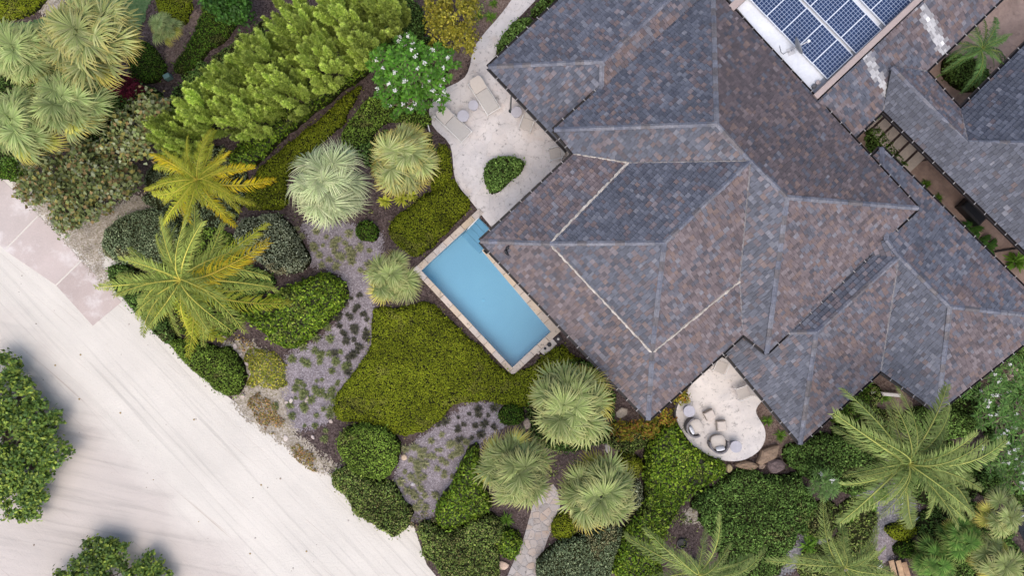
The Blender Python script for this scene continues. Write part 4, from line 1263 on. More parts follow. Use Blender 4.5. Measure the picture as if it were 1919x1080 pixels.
tag(link("low_wall", mb.mesh("low_wall", M['plaster'])), "low white wall in the notch between the two pointed roofs", "wall")
dark_pts = [[(1705, 955), (1730, 960), (1765, 985), (1745, 1012), (1700, 1000)], [(1895, 885), (1990, 840), (1990, 1060), (1900, 1010)], [(1800, 960), (1850, 970), (1830, 985), (1790, 980)]]
M['pond'] = water_mat("dark_water", (0.3, 0.45, 0.6)); M['pondbed'] = ground_mat("pond_bed", [(0.008, 0.018, 0.026), (0.012, 0.025, 0.035)], 5, None, 0.1)
for q in dark_pts:
    patch("pond_bed", q, 'pondbed', 0.014); patch("pond", q, 'pond', 0.03)
for (x0, y0, x1, y1, lab) in ((1703, 984, 1726, 968, "white rim bar left of the dark pond under the palm"), (1893, 962, 1912, 950, "white rim bar across the dark pond at the right edge"), (1905, 977, 1925, 962, "second white rim bar of the pond at the right edge")):
    mb = MB(); mb.tube([P(x0, y0, .1), P(x1, y1, .1)], 0.03, 6, (0.5, 0.52, 0.53)); tag(link("pond_rim", mb.mesh("pond_rim", M['paint'])), lab, "rim bar")
mb = MB(); p = P(1278, 1020, 0.1); mb.lathe((p.x, p.y, 0), [(0.22, 0), (0.24, 0.12), (0.2, 0.13), (0.18, 0.03), (0.02, 0.02)], 16, (0.015, 0.015, 0.015))
tag(link("plant_pot", mb.mesh("plant_pot", M['paint'])), "round black pot on bare soil above the bottom palm", "pot")
p = P(313, 143, 0.3); mb = MB(); mb.box((p.x, p.y, 0.2), 0.3, 0.22, 0.4, 0.5, (0.13, 0.22, 0.2), 0.02)
tag(link("utility_box", mb.mesh("utility_box", M['paint'])), "small teal utility box at the hedge tip", "box")
# ------------------------------------------------------------------ clipped hedges, ground cover
STY = dict(
    olive=([(0.112, 0.135, 0.014), (0.088, 0.108, 0.011), (0.14, 0.16, 0.02), (0.1, 0.13, 0.014)], 0.065, 0.045, 700, 'leaf', 0.45),
    glossy=([(0.055, 0.098, 0.01), (0.036, 0.066, 0.008), (0.12, 0.165, 0.022), (0.08, 0.125, 0.014)], 0.13, 0.075, 300, 'leaf_gloss', 0.7),
    green=([(0.066, 0.105, 0.02), (0.046, 0.078, 0.015), (0.095, 0.14, 0.028), (0.08, 0.115, 0.025)], 0.085, 0.05, 480, 'leaf', 0.75),
    mixed=([(0.075, 0.11, 0.03), (0.05, 0.075, 0.024), (0.11, 0.145, 0.04), (0.115, 0.12, 0.05)], 0.1, 0.05, 420, 'leaf', 0.9),
    grey=([(0.2, 0.225, 0.155), (0.15, 0.175, 0.115), (0.26, 0.285, 0.21), (0.17, 0.195, 0.135)], 0.075, 0.045, 520, 'leaf', 0.9),
    greygreen=([(0.095, 0.12, 0.07), (0.065, 0.09, 0.05), (0.135, 0.16, 0.1), (0.08, 0.105, 0.065)], 0.075, 0.045, 520, 'leaf', 0.9),
    dark=([(0.05, 0.09, 0.023), (0.07, 0.117, 0.032), (0.036, 0.066, 0.018), (0.095, 0.15, 0.045)], 0.1, 0.06, 420, 'leaf', 0.8),
    lawnhedge=([(0.04, 0.085, 0.012), (0.05, 0.1, 0.016), (0.032, 0.07, 0.01), (0.075, 0.11, 0.02)], 0.07, 0.045, 500, 'leaf', 0.7),
    scrub_y=([(0.17, 0.17, 0.03), (0.12, 0.135, 0.025), (0.22, 0.2, 0.05), (0.09, 0.115, 0.022)], 0.11, 0.055, 480, 'leaf', 1.0),
    scrub_r=([(0.19, 0.125, 0.055), (0.13, 0.11, 0.035), (0.25, 0.15, 0.08), (0.16, 0.15, 0.045)], 0.1, 0.05, 400, 'leaf', 1.0),
    weedy=([(0.1, 0.12, 0.05), (0.07, 0.09, 0.035), (0.14, 0.14, 0.08), (0.17, 0.12, 0.08)], 0.1, 0.05, 300, 'leaf', 1.0),
)


def hedge(pts, h, sty, lab, cat="hedge", name="hedge", r=0.4, bumps=0.12, it=2, dens=1.0, group=None, res=0.1, holes=0.0, seed=0):
    loose = cat == "scrub" or "sparse" in lab
    h *= 0.5 if loose else 0.8
    cols, LL, LW, den, mat, tilt = STY[sty]
    cols = [tuple(np.array(c) * {'green': 1.3, 'mixed': 1.3, 'glossy': 1.12, 'dark': 1.12, 'greygreen': 1.2}.get(sty, 1.0)) for c in cols]
    sd_ = int(seed + pts[0][0] * 3 + pts[0][1]) % 9999
    poly = smooth_poly([P(x, y, h * 0.6) for x, y in pts], it)
    lo, hi = poly.min(0) - 0.2, poly.max(0) + 0.2
    nx, ny = int((hi[0] - lo[0]) / res) + 2, int((hi[1] - lo[1]) / res) + 2
    gx, gy = np.meshgrid(lo[0] + np.arange(nx) * res, lo[1] + np.arange(ny) * res, indexing='ij')
    X = np.stack([gx.ravel(), gy.ravel()], 1)
    d = sdist(poly, X) + value_noise(X + 50, 2.2, sd_) * (0.45 if cat in ('ground cover', 'scrub') or sty == 'mixed' else (0.05 if it == 1 else 0.16))
    t = np.clip(d / r, 0, 1)
    prof = h * (0.12 + 0.88 * np.sqrt(1 - (1 - t) ** 2))
    prof += (value_noise(X + 50, 0.7, sd_ + 1) * bumps * 2 + value_noise(X + 50, 2.6, sd_ + 2) * bumps) * np.minimum(1, t * 1.5)
    Z = np.where(d > 0, prof, d * 4)
    Zg = Z.reshape(nx, ny); dg = d.reshape(nx, ny)
    ii, jj = np.meshgrid(np.arange(nx - 1), np.arange(ny - 1), indexing='ij')
    ok = (np.maximum.reduce([dg[:-1, :-1], dg[1:, :-1], dg[:-1, 1:], dg[1:, 1:]]) > -0.02)
    i, j = ii[ok], jj[ok]; k = i * ny + j
    T = np.concatenate([np.stack([k, k + ny, k + ny + 1], 1), np.stack([k, k + ny + 1, k + 1], 1)])
    used = np.unique(T); remap = -np.ones(len(X), int); remap[used] = np.arange(len(used))
    V0 = np.stack([X[used, 0], X[used, 1], Z[used] - 0.045], 1)
    body = (V0, remap[T], np.tile(np.array([[0.022, 0.024, 0.008]]), (len(V0), 1)))
    gxn = np.gradient(Zg, res, axis=0).ravel(); gyn = np.gradient(Zg, res, axis=1).ravel()
    cand = np.where(d > 0.01)[0]
    slope = np.sqrt(1 + np.minimum(gxn[cand] ** 2 + gyn[cand] ** 2, 6))
    gap = value_noise(X[cand] + 50, 2.3 if loose else 5.5, sd_ + 3) + 0.5
    if loose: gap = gap - 0.15 + 0.4 * np.clip(d[cand] / 0.45, 0, 1)
    wgt = slope * np.where(gap < holes, 0.03 if loose else 0.12, 1.0)
    nl = int(den * dens * res * res * wgt.sum())
    s = rng.choice(cand, nl, p=wgt / wgt.sum())
    jit = rng.uniform(-0.5, 0.5, (nl, 2)) * res
    C = np.stack([X[s, 0] + jit[:, 0], X[s, 1] + jit[:, 1], Z[s] + jit[:, 0] * np.clip(gxn[s], -3, 3) + jit[:, 1] * np.clip(gyn[s], -3, 3) + rng.uniform(-0.04, 0.05, nl)], 1)
    N = unit(np.stack([-np.clip(gxn[s], -3, 3), -np.clip(gyn[s], -3, 3), np.ones(nl)], 1))
    lv = leaf_quads(C, N, LL, LW, cols, tilt * 0.75, None, *((0.75, 1.3) if sty == 'olive' else (0.5, 1.6)))
    tone = 1 + value_noise(X[s] + 50, 0.7, sd_ + 4) * 0.6 + value_noise(X[s] + 50, 3.0, sd_ + 5) * 0.45
    dry = np.clip((value_noise(X[s] + 50, 1.3, sd_ + 6) + value_noise(X[s] + 50, 4.5, sd_ + 7) * 0.6 - 0.3) * 4, 0, 0.25 if sty in ('glossy', 'olive') else 0.5)     # browned patches
    lv[2][:] *= np.repeat(tone, 4)[:, None]
    lum = lv[2].mean(1, keepdims=True); dr = np.repeat(dry, 4)[:, None]
    lv[2][:] = lv[2] * (1 - dr) + dr * lum * np.array([1.5, 1.15, 0.55])
    # stray shoots standing proud of the clipped surface
    m2 = max(3, nl // 22); q = rng.integers(0, nl, m2); k2 = rng.uniform(0.04, 0.17, (m2, 1))
    sh = leaf_quads(C[q] + N[q] * k2, N[q], LL * 1.35, LW * 1.3, cols, 0.9, None, 0.8, 1.7)
    V, T2, Ct = merge([lv] if loose else [body, lv, sh])
    o0 = np.array([*poly.mean(0), 0.0])
    o = link(name, tri_mesh(name, V - o0, T2, Ct, M[mat])); o.location = o0
    return tag(o, lab, cat, group, 'stuff' if loose else None)


hedge([(697, 573), (735, 580), (765, 572), (800, 562), (832, 590), (870, 622), (905, 657), (955, 708), (1000, 682), (1048, 645), (1068, 655), (1110, 700), (1050, 740), (985, 765), (945, 764), (915, 753), (868, 756),
       (842, 766), (830, 787), (800, 806), (770, 819), (740, 816), (710, 798), (670, 795), (640, 794), (622, 772), (628, 755), (632, 735), (652, 712), (668, 688), (700, 640), (694, 600)],
      0.45, 'olive', "largest olive-yellow clipped mound, along the long lower side of the pool", r=0.5, bumps=0.05, holes=0.07)
hedge([(850, 330), (858, 348), (890, 386), (845, 430), (800, 474), (775, 487), (742, 462), (720, 430), (745, 400), (790, 370), (815, 350)], 0.45, 'olive', "olive clipped groundcover wedge between the patio and the pool's upper corner", r=0.4, bumps=0.08, holes=0.1)
hedge([(822, 262), (845, 278), (848, 330), (835, 360), (800, 360), (815, 310)], 0.4, 'olive', "narrow olive strip of groundcover between a fan palm and the patio", r=0.35, holes=0.1)
hedge([(445, 592), (470, 570), (500, 556), (545, 536), (590, 510), (625, 511), (648, 536), (650, 565), (622, 600), (590, 622), (568, 645), (540, 659), (515, 647), (488, 622), (460, 604)], 1.0, 'glossy', "bright glossy kidney-shaped hedge right of the lower coconut palm")
hedge([(455, 500), (480, 500), (520, 525), (505, 545), (470, 560), (450, 540)], 0.7, 'dark', "dark shrub wedge between the lower coconut palm and the grey shrub", "shrub", "shrub")
hedge([(450, 412), (490, 400), (520, 400), (545, 420), (560, 450), (580, 480), (577, 502), (545, 517), (505, 513), (478, 485), (450, 470), (435, 440)], 0.9, 'grey', "silvery grey-green mounded shrub right of the two coconut palms", "shrub", "shrub", bumps=0.14)
hedge([(193, 438), (215, 415), (245, 398), (290, 388), (318, 398), (345, 430), (340, 480), (300, 498), (250, 496), (205, 492), (185, 468)], 0.9, 'greygreen', "dull grey-green rounded hedge beside the pink road slabs", bumps=0.14)
hedge([(200, 495), (245, 497), (280, 520), (300, 560), (320, 610), (330, 640), (305, 645), (275, 612), (240, 575), (205, 535)], 0.8, 'dark', "dark hedge strip under the lower coconut palm along the road")
hedge([(310, 638), (345, 632), (400, 650), (430, 652), (452, 680), (459, 715), (445, 745), (418, 744), (382, 715), (345, 682)], 0.9, 'green', "dark green oval hedge at the road below the lower coconut palm", bumps=0.1)
hedge([(632, 815), (655, 797), (690, 793), (725, 804), (747, 830), (747, 865), (728, 895), (700, 905), (655, 885), (632, 855)], 1.1, 'green', "upper round lobe of the green double hedge below the olive mound", bumps=0.1)
hedge([(650, 878), (700, 898), (735, 905), (755, 940), (772, 962), (765, 990), (735, 1006), (705, 998), (662, 960), (640, 930), (615, 908), (632, 890)], 0.8, 'mixed', "lower loose lobe of the double hedge reaching the road", bumps=0.16)
hedge([(875, 838), (900, 828), (897, 870), (905, 915), (930, 945), (915, 960), (880, 982), (845, 997), (817, 986), (811, 962), (838, 922), (862, 875)], 1.1, 'glossy', "glossy green crescent hedge left of the lowest fan palms")
hedge([(785, 985), (805, 982), (842, 1003), (880, 970), (922, 962), (940, 990), (935, 1030), (940, 1100), (860, 1100), (790, 1055), (783, 1020)], 0.9, 'mixed', "loose mid-green shrub mass at the bottom edge left of the flagstone path", "shrub", "shrub", bumps=0.18)
hedge([(930, 1000), (950, 990), (975, 1000), (980, 1025), (970, 1048), (945, 1052), (928, 1035)], 0.9, 'glossy', "round bright glossy bush beside the flagstone path", "shrub", "shrub", r=0.6)
hedge([(935, 770), (950, 757), (975, 758), (985, 775), (975, 798), (950, 803), (935, 792)], 0.8, 'lawnhedge', "small round green bush between the gravel bed and the large fan palm", "shrub", "shrub", r=0.6)
hedge([(1210, 850), (1222, 812), (1250, 785), (1272, 790), (1290, 828), (1320, 852), (1362, 868), (1362, 888), (1330, 912), (1290, 932), (1262, 970), (1245, 1010), (1240, 1045), (1250, 1100), (1150, 1100), (1153, 1040), (1170, 995), (1195, 962), (1213, 930), (1206, 890)],
      1.2, 'glossy', "tall glossy hedge winding from the lower terrace to the bottom edge")
hedge([(1008, 1048), (1040, 1020), (1100, 1005), (1140, 988), (1168, 982), (1165, 1010), (1150, 1050), (1148, 1100), (1000, 1100)], 0.9, 'greygreen', "grey-green hedge mass at the bottom edge right of the flagstone path", bumps=0.12)
hedge([(1028, 1008), (1035, 978), (1052, 960), (1075, 972), (1088, 995), (1065, 1014)], 0.5, 'olive', "small olive clipped bush between the path and the lowest fan palm", "shrub", "shrub")
hedge([(1148, 860), (1170, 845), (1198, 852), (1208, 875), (1200, 900), (1170, 900)], 0.6, 'olive', "small round olive bush right of the lower fan palms", "shrub", "shrub")
hedge([(1180, 905), (1205, 908), (1208, 940), (1190, 965), (1178, 940)], 0.6, 'grey', "sliver of silvery shrub peeking out right of the lowest fan palm", "shrub", "shrub")
hedge([(905, 316), (915, 299), (945, 289), (972, 294), (987, 308), (962, 336), (924, 366), (912, 352), (906, 334)], 0.8, 'dark', "half-moon clipped hedge in the middle of the stone patio", it=1, r=0.35, bumps=0.05, dens=1.3)
hedge([(928, 108), (930, 85), (946, 58), (972, 32), (996, 30), (1000, 45), (985, 75), (945, 112)], 0.8, 'dark', "narrow dark clipped hedge along the upper slate eave", dens=1.2)
hedge([(995, 25), (1005, 5), (1030, -25), (1065, -40), (1040, 5), (1010, 30)], 0.7, 'dark', "dark clipped bush by the eave at the top edge", "shrub", "shrub")
hedge([(388, -10), (462, -20), (450, 20), (436, 60), (410, 85), (388, 95), (372, 118), (345, 138), (325, 138), (322, 125), (348, 92), (366, 50)], 0.35, 'lawnhedge', "smooth green hedge tongue left of the feathery tree row", bumps=0.04, r=0.3)
hedge([(255, 72), (285, 78), (305, 115), (312, 140), (285, 158), (245, 150), (235, 120)], 0.5, 'lawnhedge', "green clipped hedge patch right of the tallest fan palm", bumps=0.06)
hedge([(285, -10), (358, -10), (356, 40), (330, 48), (295, 28)], 0.5, 'olive', "olive hedge patch at the top edge behind the small fan palm", bumps=0.06)
hedge([(-40, -20), (85, -20), (78, 8), (55, 28), (20, 37), (-40, 38)], 0.5, 'olive', "olive hedge in the top left corner", bumps=0.06)
hedge([(-40, 285), (30, 292), (48, 310), (45, 328), (28, 340), (-40, 330)], 0.6, 'lawnhedge', "green clipped hedge corner at the left edge beside the road slab", bumps=0.08)
hedge([(425, 305), (440, 275), (500, 205), (590, 140), (680, 70), (710, 100), (690, 135), (645, 165), (600, 200), (555, 235), (510, 275), (478, 308), (455, 320)], 0.8, 'glossy', "long leafy hedge below the feathery tree row", bumps=0.15, dens=0.9)
hedge([(452, 385), (475, 330), (500, 298), (560, 250), (610, 212), (672, 152), (680, 165), (655, 205), (640, 235), (605, 270), (560, 300), (535, 340), (540, 392), (500, 395), (470, 395)], 0.45, 'olive', "olive groundcover band sloping below the thin soil strip", bumps=0.06, holes=0.1)
hedge([(632, 268), (655, 225), (690, 175), (735, 190), (790, 200), (815, 225), (790, 245), (740, 225), (700, 240), (690, 275), (650, 285)], 0.5, 'green', "mid-green groundcover below the white-flowered tree", bumps=0.15, dens=0.9)
hedge([(665, 435), (672, 415), (690, 408), (706, 420), (709, 440), (695, 454), (675, 452)], 0.7, 'lawnhedge', "round bright green bush at the top of the lavender gravel", "shrub", "shrub", r=0.6)
hedge([(690, 30), (760, -20), (800, 20), (795, 70), (760, 90), (700, 90)], 0.8, 'dark', "dark leafy thicket between the feathery trees and the flowering tree", "shrub", "shrub", bumps=0.2)
# dry scrub beside the road
hedge([(462, 655), (500, 650), (538, 680), (540, 715), (510, 735), (470, 730), (458, 700)], 0.35, 'scrub_y', "yellow-green dry scrub below the glossy kidney hedge", "scrub", "scrub", bumps=0.15, holes=0.22, dens=1.2)
hedge([(458, 752), (490, 740), (520, 765), (535, 805), (515, 822), (485, 795)], 0.3, 'scrub_r', "rusty dry scrub at the road edge left of the lavender gravel", "scrub", "scrub", bumps=0.15, holes=0.32, dens=1.1)
hedge([(542, 835), (565, 828), (585, 850), (600, 878), (580, 880), (550, 858)], 0.25, 'scrub_r', "smallest rusty scrub tuft at the road edge", "scrub", "scrub", bumps=0.12, holes=0.32, dens=1.1)
hedge([(415, 610), (440, 600), (470, 640), (460, 660), (430, 650)], 0.25, 'scrub_r', "reddish scrub under the right fronds of the lower coconut palm", "scrub", "scrub", holes=0.4, dens=0.6)
hedge([(765, 965), (800, 955), (812, 985), (790, 1000), (770, 1000)], 0.3, 'weedy', "weedy tuft between the double hedge and the glossy crescent", "scrub", "scrub", holes=0.3, dens=0.7)
# lower right undergrowth
hedge([(1288, 945), (1340, 905), (1385, 884), (1450, 892), (1490, 885), (1530, 925), (1535, 965), (1500, 1000), (1480, 1040), (1440, 1100), (1350, 1100), (1345, 1010), (1312, 970)], 0.6, 'dark', "broad dark green groundcover below the lower terrace", "ground cover", "ground_cover", bumps=0.3, dens=0.9)
hedge([(1460, 850), (1495, 830), (1555, 812), (1600, 825), (1650, 870), (1655, 905), (1600, 935), (1560, 915), (1500, 895)], 0.8, 'dark', "dark shrub thicket left of the big green coconut palm", "shrub", "shrub", bumps=0.25)
hedge([(1700, 770), (1760, 760), (1828, 775), (1840, 805), (1790, 828), (1720, 825), (1680, 800)], 0.8, 'dark', "dark clipped hedge between the pointed roof and the big green palm", bumps=0.1)
hedge([(1835, 890), (1870, 880), (1885, 905), (1878, 935), (1850, 938), (1835, 915)], 1.0, 'dark', "dark round bush right of the big green palm", "shrub", "shrub", r=0.6)
hedge([(1658, 992), (1685, 975), (1718, 985), (1715, 1010), (1680, 1016)], 0.6, 'olive', "small olive bush at the foot of the white pole", "shrub", "shrub", r=0.5)
hedge([(1680, 1025), (1700, 1008), (1722, 1020), (1725, 1045), (1700, 1052), (1682, 1045)], 0.7, 'lawnhedge', "small round green bush right of the grey grit circle", "shrub", "shrub", r=0.5)
hedge([(1545, 780), (1580, 740), (1612, 715), (1635, 745), (1620, 790), (1575, 800)], 0.8, 'lawnhedge', "bright feathery shrub under the slate eave above the big palm", "shrub", "shrub", bumps=0.3)
hedge([(1730, 1000), (1800, 975), (1900, 990), (1960, 1100), (1720, 1100)], 0.6, 'dark', "dark undergrowth in the lower right corner", "ground cover", "ground_cover", bumps=0.3)
hedge([(1880, 640), (1960, 600), (1960, 700), (1900, 690)], 0.8, 'dark', "dark shrub at the right edge beyond the slate eave", "shrub", "shrub", bumps=0.3)
hedge([(1560, 950), (1610, 930), (1650, 960), (1640, 1010), (1590, 1030)], 0.4, 'mixed', "low mixed planting left of the white pole", "ground cover", "ground_cover", bumps=0.25, holes=0.3)
hedge([(1605, 262), (1632, 235), (1665, 262), (1700, 308), (1690, 312), (1650, 285), (1632, 305)], 0.12, 'dark', "small dark lawn patch beside the stepping slabs", "ground cover", "ground_cover", bumps=0.03, r=0.1)
hedge([(1765, 110), (1800, 95), (1850, 120), (1862, 150), (1825, 178), (1780, 150)], 0.8, 'dark', "dark bush under the palm in the upper right courtyard", "shrub", "shrub", bumps=0.2)

# low planting that fills  the beds between the clipped shapes
GC = ("ground cover", "ground_cover")
for pts, sty, lab in (([(60, 130), (140, 110), (215, 140), (260, 150), (300, 165), (290, 215), (230, 270), (140, 270), (80, 200)], 'dark', "dark low planting under the upper left fan palms"),
                      ([(330, 150), (400, 100), (445, 70), (500, 60), (600, 60), (560, 150), (450, 230), (330, 260), (290, 210)], 'dark', "shady low planting under the feathery tree row"),
                      ([(270, 330), (310, 270), (420, 270), (470, 310), (460, 400), (400, 430), (320, 420), (270, 390)], 'greygreen', "low planting under the yellow coconut palm"),
                      ([(300, 440), (360, 420), (440, 430), (470, 500), (470, 570), (450, 610), (400, 640), (330, 630), (300, 560), (290, 490)], 'green', "low planting under the lower left coconut palm"),
                      ([(630, 290), (700, 250), (800, 240), (815, 270), (800, 340), (720, 360), (690, 300)], 'dark', "low planting between the silvery and the yellow-tipped fan palm"),
                      ([(700, 150), (760, 60), (840, 80), (850, 120), (800, 200), (720, 200)], 'dark', "low planting under the white-flowered tree"),
                      ([(1550, 800), (1600, 790), (1680, 800), (1690, 850), (1650, 880), (1600, 850)], 'dark', "low planting between the thicket and the big green palm"),
                      ([(1640, 880), (1700, 820), (1800, 830), (1850, 900), (1820, 960), (1730, 950), (1690, 900)], 'dark', "low planting under the big green palm"),
                      ([(1480, 960), (1540, 930), (1580, 960), (1570, 1010), (1510, 1010)], 'mixed', "low planting between dark groundcover and the bottom palm"),
                      ([(1540, 1010), (1640, 1000), (1650, 1060), (1660, 1100), (1500, 1100), (1490, 1060)], 'mixed', "low planting under the palm beside the planks"),
                      ([(1720, 960), (1800, 940), (1890, 960), (1900, 1030), (1800, 1050), (1730, 1020)], 'dark', "low planting round the low bright fan palms"),
                      ([(1770, 670), (1830, 660), (1870, 650), (1850, 740), (1830, 790), (1780, 780), (1760, 740)], 'dark', "low planting below the pointed slate corner at the right"),
                      ([(1900, 660), (1960, 640), (1980, 960), (1900, 950), (1860, 860), (1850, 760)], 'dark', "low planting under the white-flowered shrubs"),
                      ([(1560, 790), (1600, 740), (1640, 710), (1660, 730), (1640, 770), (1700, 770), (1690, 800), (1600, 810)], 'mixed', "low planting in the notch between the pointed roofs"),
                      ([(1200, 960), (1290, 950), (1310, 1000), (1290, 1090), (1230, 1090)], 'mixed', "sparse planting round the black pot"),
                      ([(1130, 820), (1200, 790), (1250, 790), (1215, 850), (1150, 850)], 'mixed', "low planting below the slate corner"),
                      ([(-60, 130), (40, 130), (90, 160), (90, 270), (60, 330), (-60, 330)], 'dark', "low planting at the left edge between the two fan palms"),
                      ([(340, 150), (370, 125), (400, 105), (440, 75), (470, 60), (500, 30), (470, 110), (400, 160)], 'mixed', "loose low planting along the green hedge tongue"),
                      ([(1000, 690), (1090, 660), (1150, 720), (1160, 800), (1100, 850), (1010, 850), (980, 780)], 'dark', "low planting under the large fan palm below the pool"),
                      ([(1010, 820), (1080, 850), (1090, 870), (1050, 900), (1020, 890)], 'mixed', "sparse planting between the three lower fan palms"),
                      ([(470, 395), (600, 400), (700, 390), (720, 410), (690, 400), (600, 420), (560, 415), (500, 402)], 'mixed', "sparse planting below the silvery fan palm"),
                      ([(860, -20), (930, -20), (920, 50), (880, 100), (855, 90)], 'mixed', "sparse planting on the brown bank")):
    sp_ = 'sparse' in lab
    hedge(pts, 0.4 if not sp_ else 0.2, sty, lab, *GC, bumps=0.3, holes=0.62 if sp_ else 0.25, dens=0.5 if sp_ else 0.8)

# ------------------------------------------------------------------ trees
def limb(mb, a, b, r0, r1, col=(0.13, 0.1, 0.08), sag=0.1):
    a, b = Vector(a), Vector(b); pts, rad = [], []
    for t in (0, 0.35, 0.7, 1.0):
        p = a.lerp(b, t); p.z -= sag * math.sin(math.pi * t) * (b - a).length * 0.5
        p += Vector((R.uniform(-1, 1), R.uniform(-1, 1), 0)) * 0.05 * (b - a).length * math.sin(math.pi * t)
        pts.append(p); rad.append(r0 + (r1 - r0) * t)
    mb.tube(pts, rad, 6, col)


def broad_tree(base_px, blobs, lab, cols, name="leafy_tree", cat="tree", leaf=(0.17, 0.1), per=26, clump=0.2, clumps=None, mat='leaf_gloss', group=None, trunk=0.16, bark=(0.13, 0.1, 0.08), under=0.35, low=1.0):
    """blobs: (px, py, r_px, z) leaf masses; every mass is many small clumps of leaves"""
    if low != 1.0: blobs = [(x, y, r, z * low) for x, y, r, z in blobs]
    b = P(*base_px)
    root = empty(name, b, lab, cat, group)
    mb = MB(); parts = []
    zt = min(z for *_, z in blobs) * 0.45
    fork = Vector((0, 0, zt)); mb.tube([(0, 0, -0.05), (0.03, 0.02, zt * 0.5), tuple(fork)], [trunk * 1.25, trunk, trunk * 0.85], 8, bark)
    for px, py, rp, z in blobs:
        c = P(px, py, z); r = rp * (H - z) / FPX
        limb(mb, fork, c - b - Vector((0, 0, r * 0.3)), trunk * 0.6, 0.03, bark)
        n = clumps or int(26 * (r / 0.8) ** 2) + 8
        d = unit(rng.normal(0, 1, (n, 3))); d[:, 2] = np.abs(d[:, 2]) * rng.choice([1, 1, 1, -under], n)
        d = unit(d) * rng.uniform(0.72, 1.02, (n, 1)) * np.array([1, 1, 0.72 if low == 1.0 else 0.4])
        cc = np.array(c) + d * r
        for q in range(0, n, 5): limb(mb, c - b - Vector((0, 0, r * 0.3)), Vector(cc[q]) - b, 0.028, 0.01, bark, 0.05)
        tone = rng.uniform(0.7, 1.3, n)
        k = np.repeat(np.arange(n), per)
        off = rng.normal(0, clump * 0.55, (len(k), 3)); off[:, 2] *= 0.7
        C = cc[k] + off; N = unit(d[k] * 0.5 + off / clump * 0.5 + np.array([0, 0, 0.7]))
        lv = leaf_quads(C, N, leaf[0], leaf[1], cols, 0.5); lv[2][:] *= np.repeat(tone[k], 4)[:, None]
        parts.append(lv)
    link("trunk", mb.mesh("trunk", M['bark']), root)
    V, T, Cc = merge(parts)
    world_child("crown", tri_mesh("crown", V, T, Cc, M[mat]), root)
    return root


GRN = [(0.055, 0.09, 0.02), (0.038, 0.066, 0.015), (0.09, 0.13, 0.028), (0.13, 0.165, 0.034), (0.046, 0.078, 0.026)]
GRN = [tuple(np.array(c) * 1.2) for c in GRN]
broad_tree((20, 830), [(8, 690, 28, 3.2), (25, 745, 46, 3.8), (70, 790, 42, 3.6), (35, 815, 55, 4.2), (92, 845, 38, 3.4), (55, 880, 50, 3.8), (0, 880, 50, 4.0), (35, 935, 38, 3.0), (-30, 780, 60, 4.0), (60, 945, 26, 2.6)],
           "large leafy green tree at the left edge over the sand road", GRN, leaf=(0.19, 0.12), per=24, low=0.24)
broad_tree((190, 1075), [(185, 1032, 30, 3.0), (215, 1040, 26, 2.9), (165, 1072, 36, 3.2), (205, 1085, 40, 3.3), (130, 1100, 34, 2.8)], "leafy green tree at the bottom edge on the sand, left of its smaller twin", GRN, leaf=(0.18, 0.11), per=24, low=0.24)
broad_tree((285, 1095), [(280, 1062, 24, 2.6), (298, 1085, 24, 2.5), (260, 1085, 24, 2.5)], "smaller leafy tree at the bottom edge on the sand", GRN, leaf=(0.18, 0.11), per=24, low=0.24)
SEA = [(0.1, 0.12, 0.05), (0.08, 0.1, 0.042), (0.13, 0.15, 0.08), (0.14, 0.13, 0.045), (0.11, 0.14, 0.06), (0.14, 0.105, 0.055), (0.16, 0.18, 0.12), (0.09, 0.115, 0.045)]
for (base, bl, lab) in (((90, 350), [(85, 325, 42, 1.5), (60, 355, 26, 1.0), (115, 355, 40, 1.5)], "spreading sea grape shrub nearest the road slabs at the left"),
                        ((150, 390), [(140, 390, 42, 1.4), (175, 375, 36, 1.5), (125, 415, 22, 0.9)], "olive sea grape shrub with browning edge above the pale grit"),
                        ((190, 320), [(190, 315, 46, 1.8), (150, 295, 36, 1.5), (225, 335, 38, 1.7)], "dense sea grape shrub left of the yellow coconut palm"),
                        ((250, 250), [(250, 235, 40, 2.2), (275, 265, 34, 2.0), (230, 275, 36, 2.0), (285, 205, 30, 2.2)], "greyish sea grape shrub beside the red-leaved plants")):
    broad_tree(base, bl, lab, SEA, "sea_grape_shrub", "shrub", (0.19, 0.17), 14, 0.26, mat='leaf', trunk=0.07, group="sea grape shrubs at the left", bark=(0.2, 0.17, 0.14))
broad_tree((850, 60), [(850, 25, 44, 3.0), (835, 60, 34, 2.6), (870, 70, 26, 2.3), (820, 20, 28, 2.6), (858, -10, 38, 2.8)], "yellow-olive small tree by the brown bank at the top edge",
           [(0.14, 0.13, 0.02), (0.1, 0.1, 0.015), (0.19, 0.17, 0.035), (0.12, 0.12, 0.03)], leaf=(0.13, 0.08), per=26, mat='leaf', trunk=0.08)
broad_tree((425, 20), [(425, 12, 28, 1.6), (450, 20, 24, 1.5), (405, 0, 24, 1.6), (440, -10, 26, 1.6)], "dark glossy leafy bush at the top edge left of the tree row", [(0.025, 0.07, 0.012), (0.04, 0.095, 0.02), (0.02, 0.05, 0.01)], "leafy_shrub", "shrub", (0.2, 0.11), 16, 0.25, trunk=0.06)
for k, (x, y, r, c, lab) in enumerate([(1170, 808, 24, 0, "yellow-green croton bush left below the slate corner"), (1210, 800, 24, 0, "croton bush directly below the pointed slate corner"), (1243, 780, 20, 0, "croton bush under the eave between the slate corner and the terrace"), (1277, 744, 11, 0, "small yellow croton at the upper left of the lower terrace")]):
    broad_tree((x, y), [(x - r * .3, y, r * .75, 0.8), (x + r * .4, y + 3, r * .7, 0.8)], lab, [(0.13, 0.125, 0.02), (0.09, 0.1, 0.018), (0.19, 0.16, 0.03), (0.17, 0.085, 0.03)], "croton_bush", "shrub", (0.16, 0.07), 16, 0.17, mat='leaf', trunk=0.04, group="croton bushes by the slate corner")
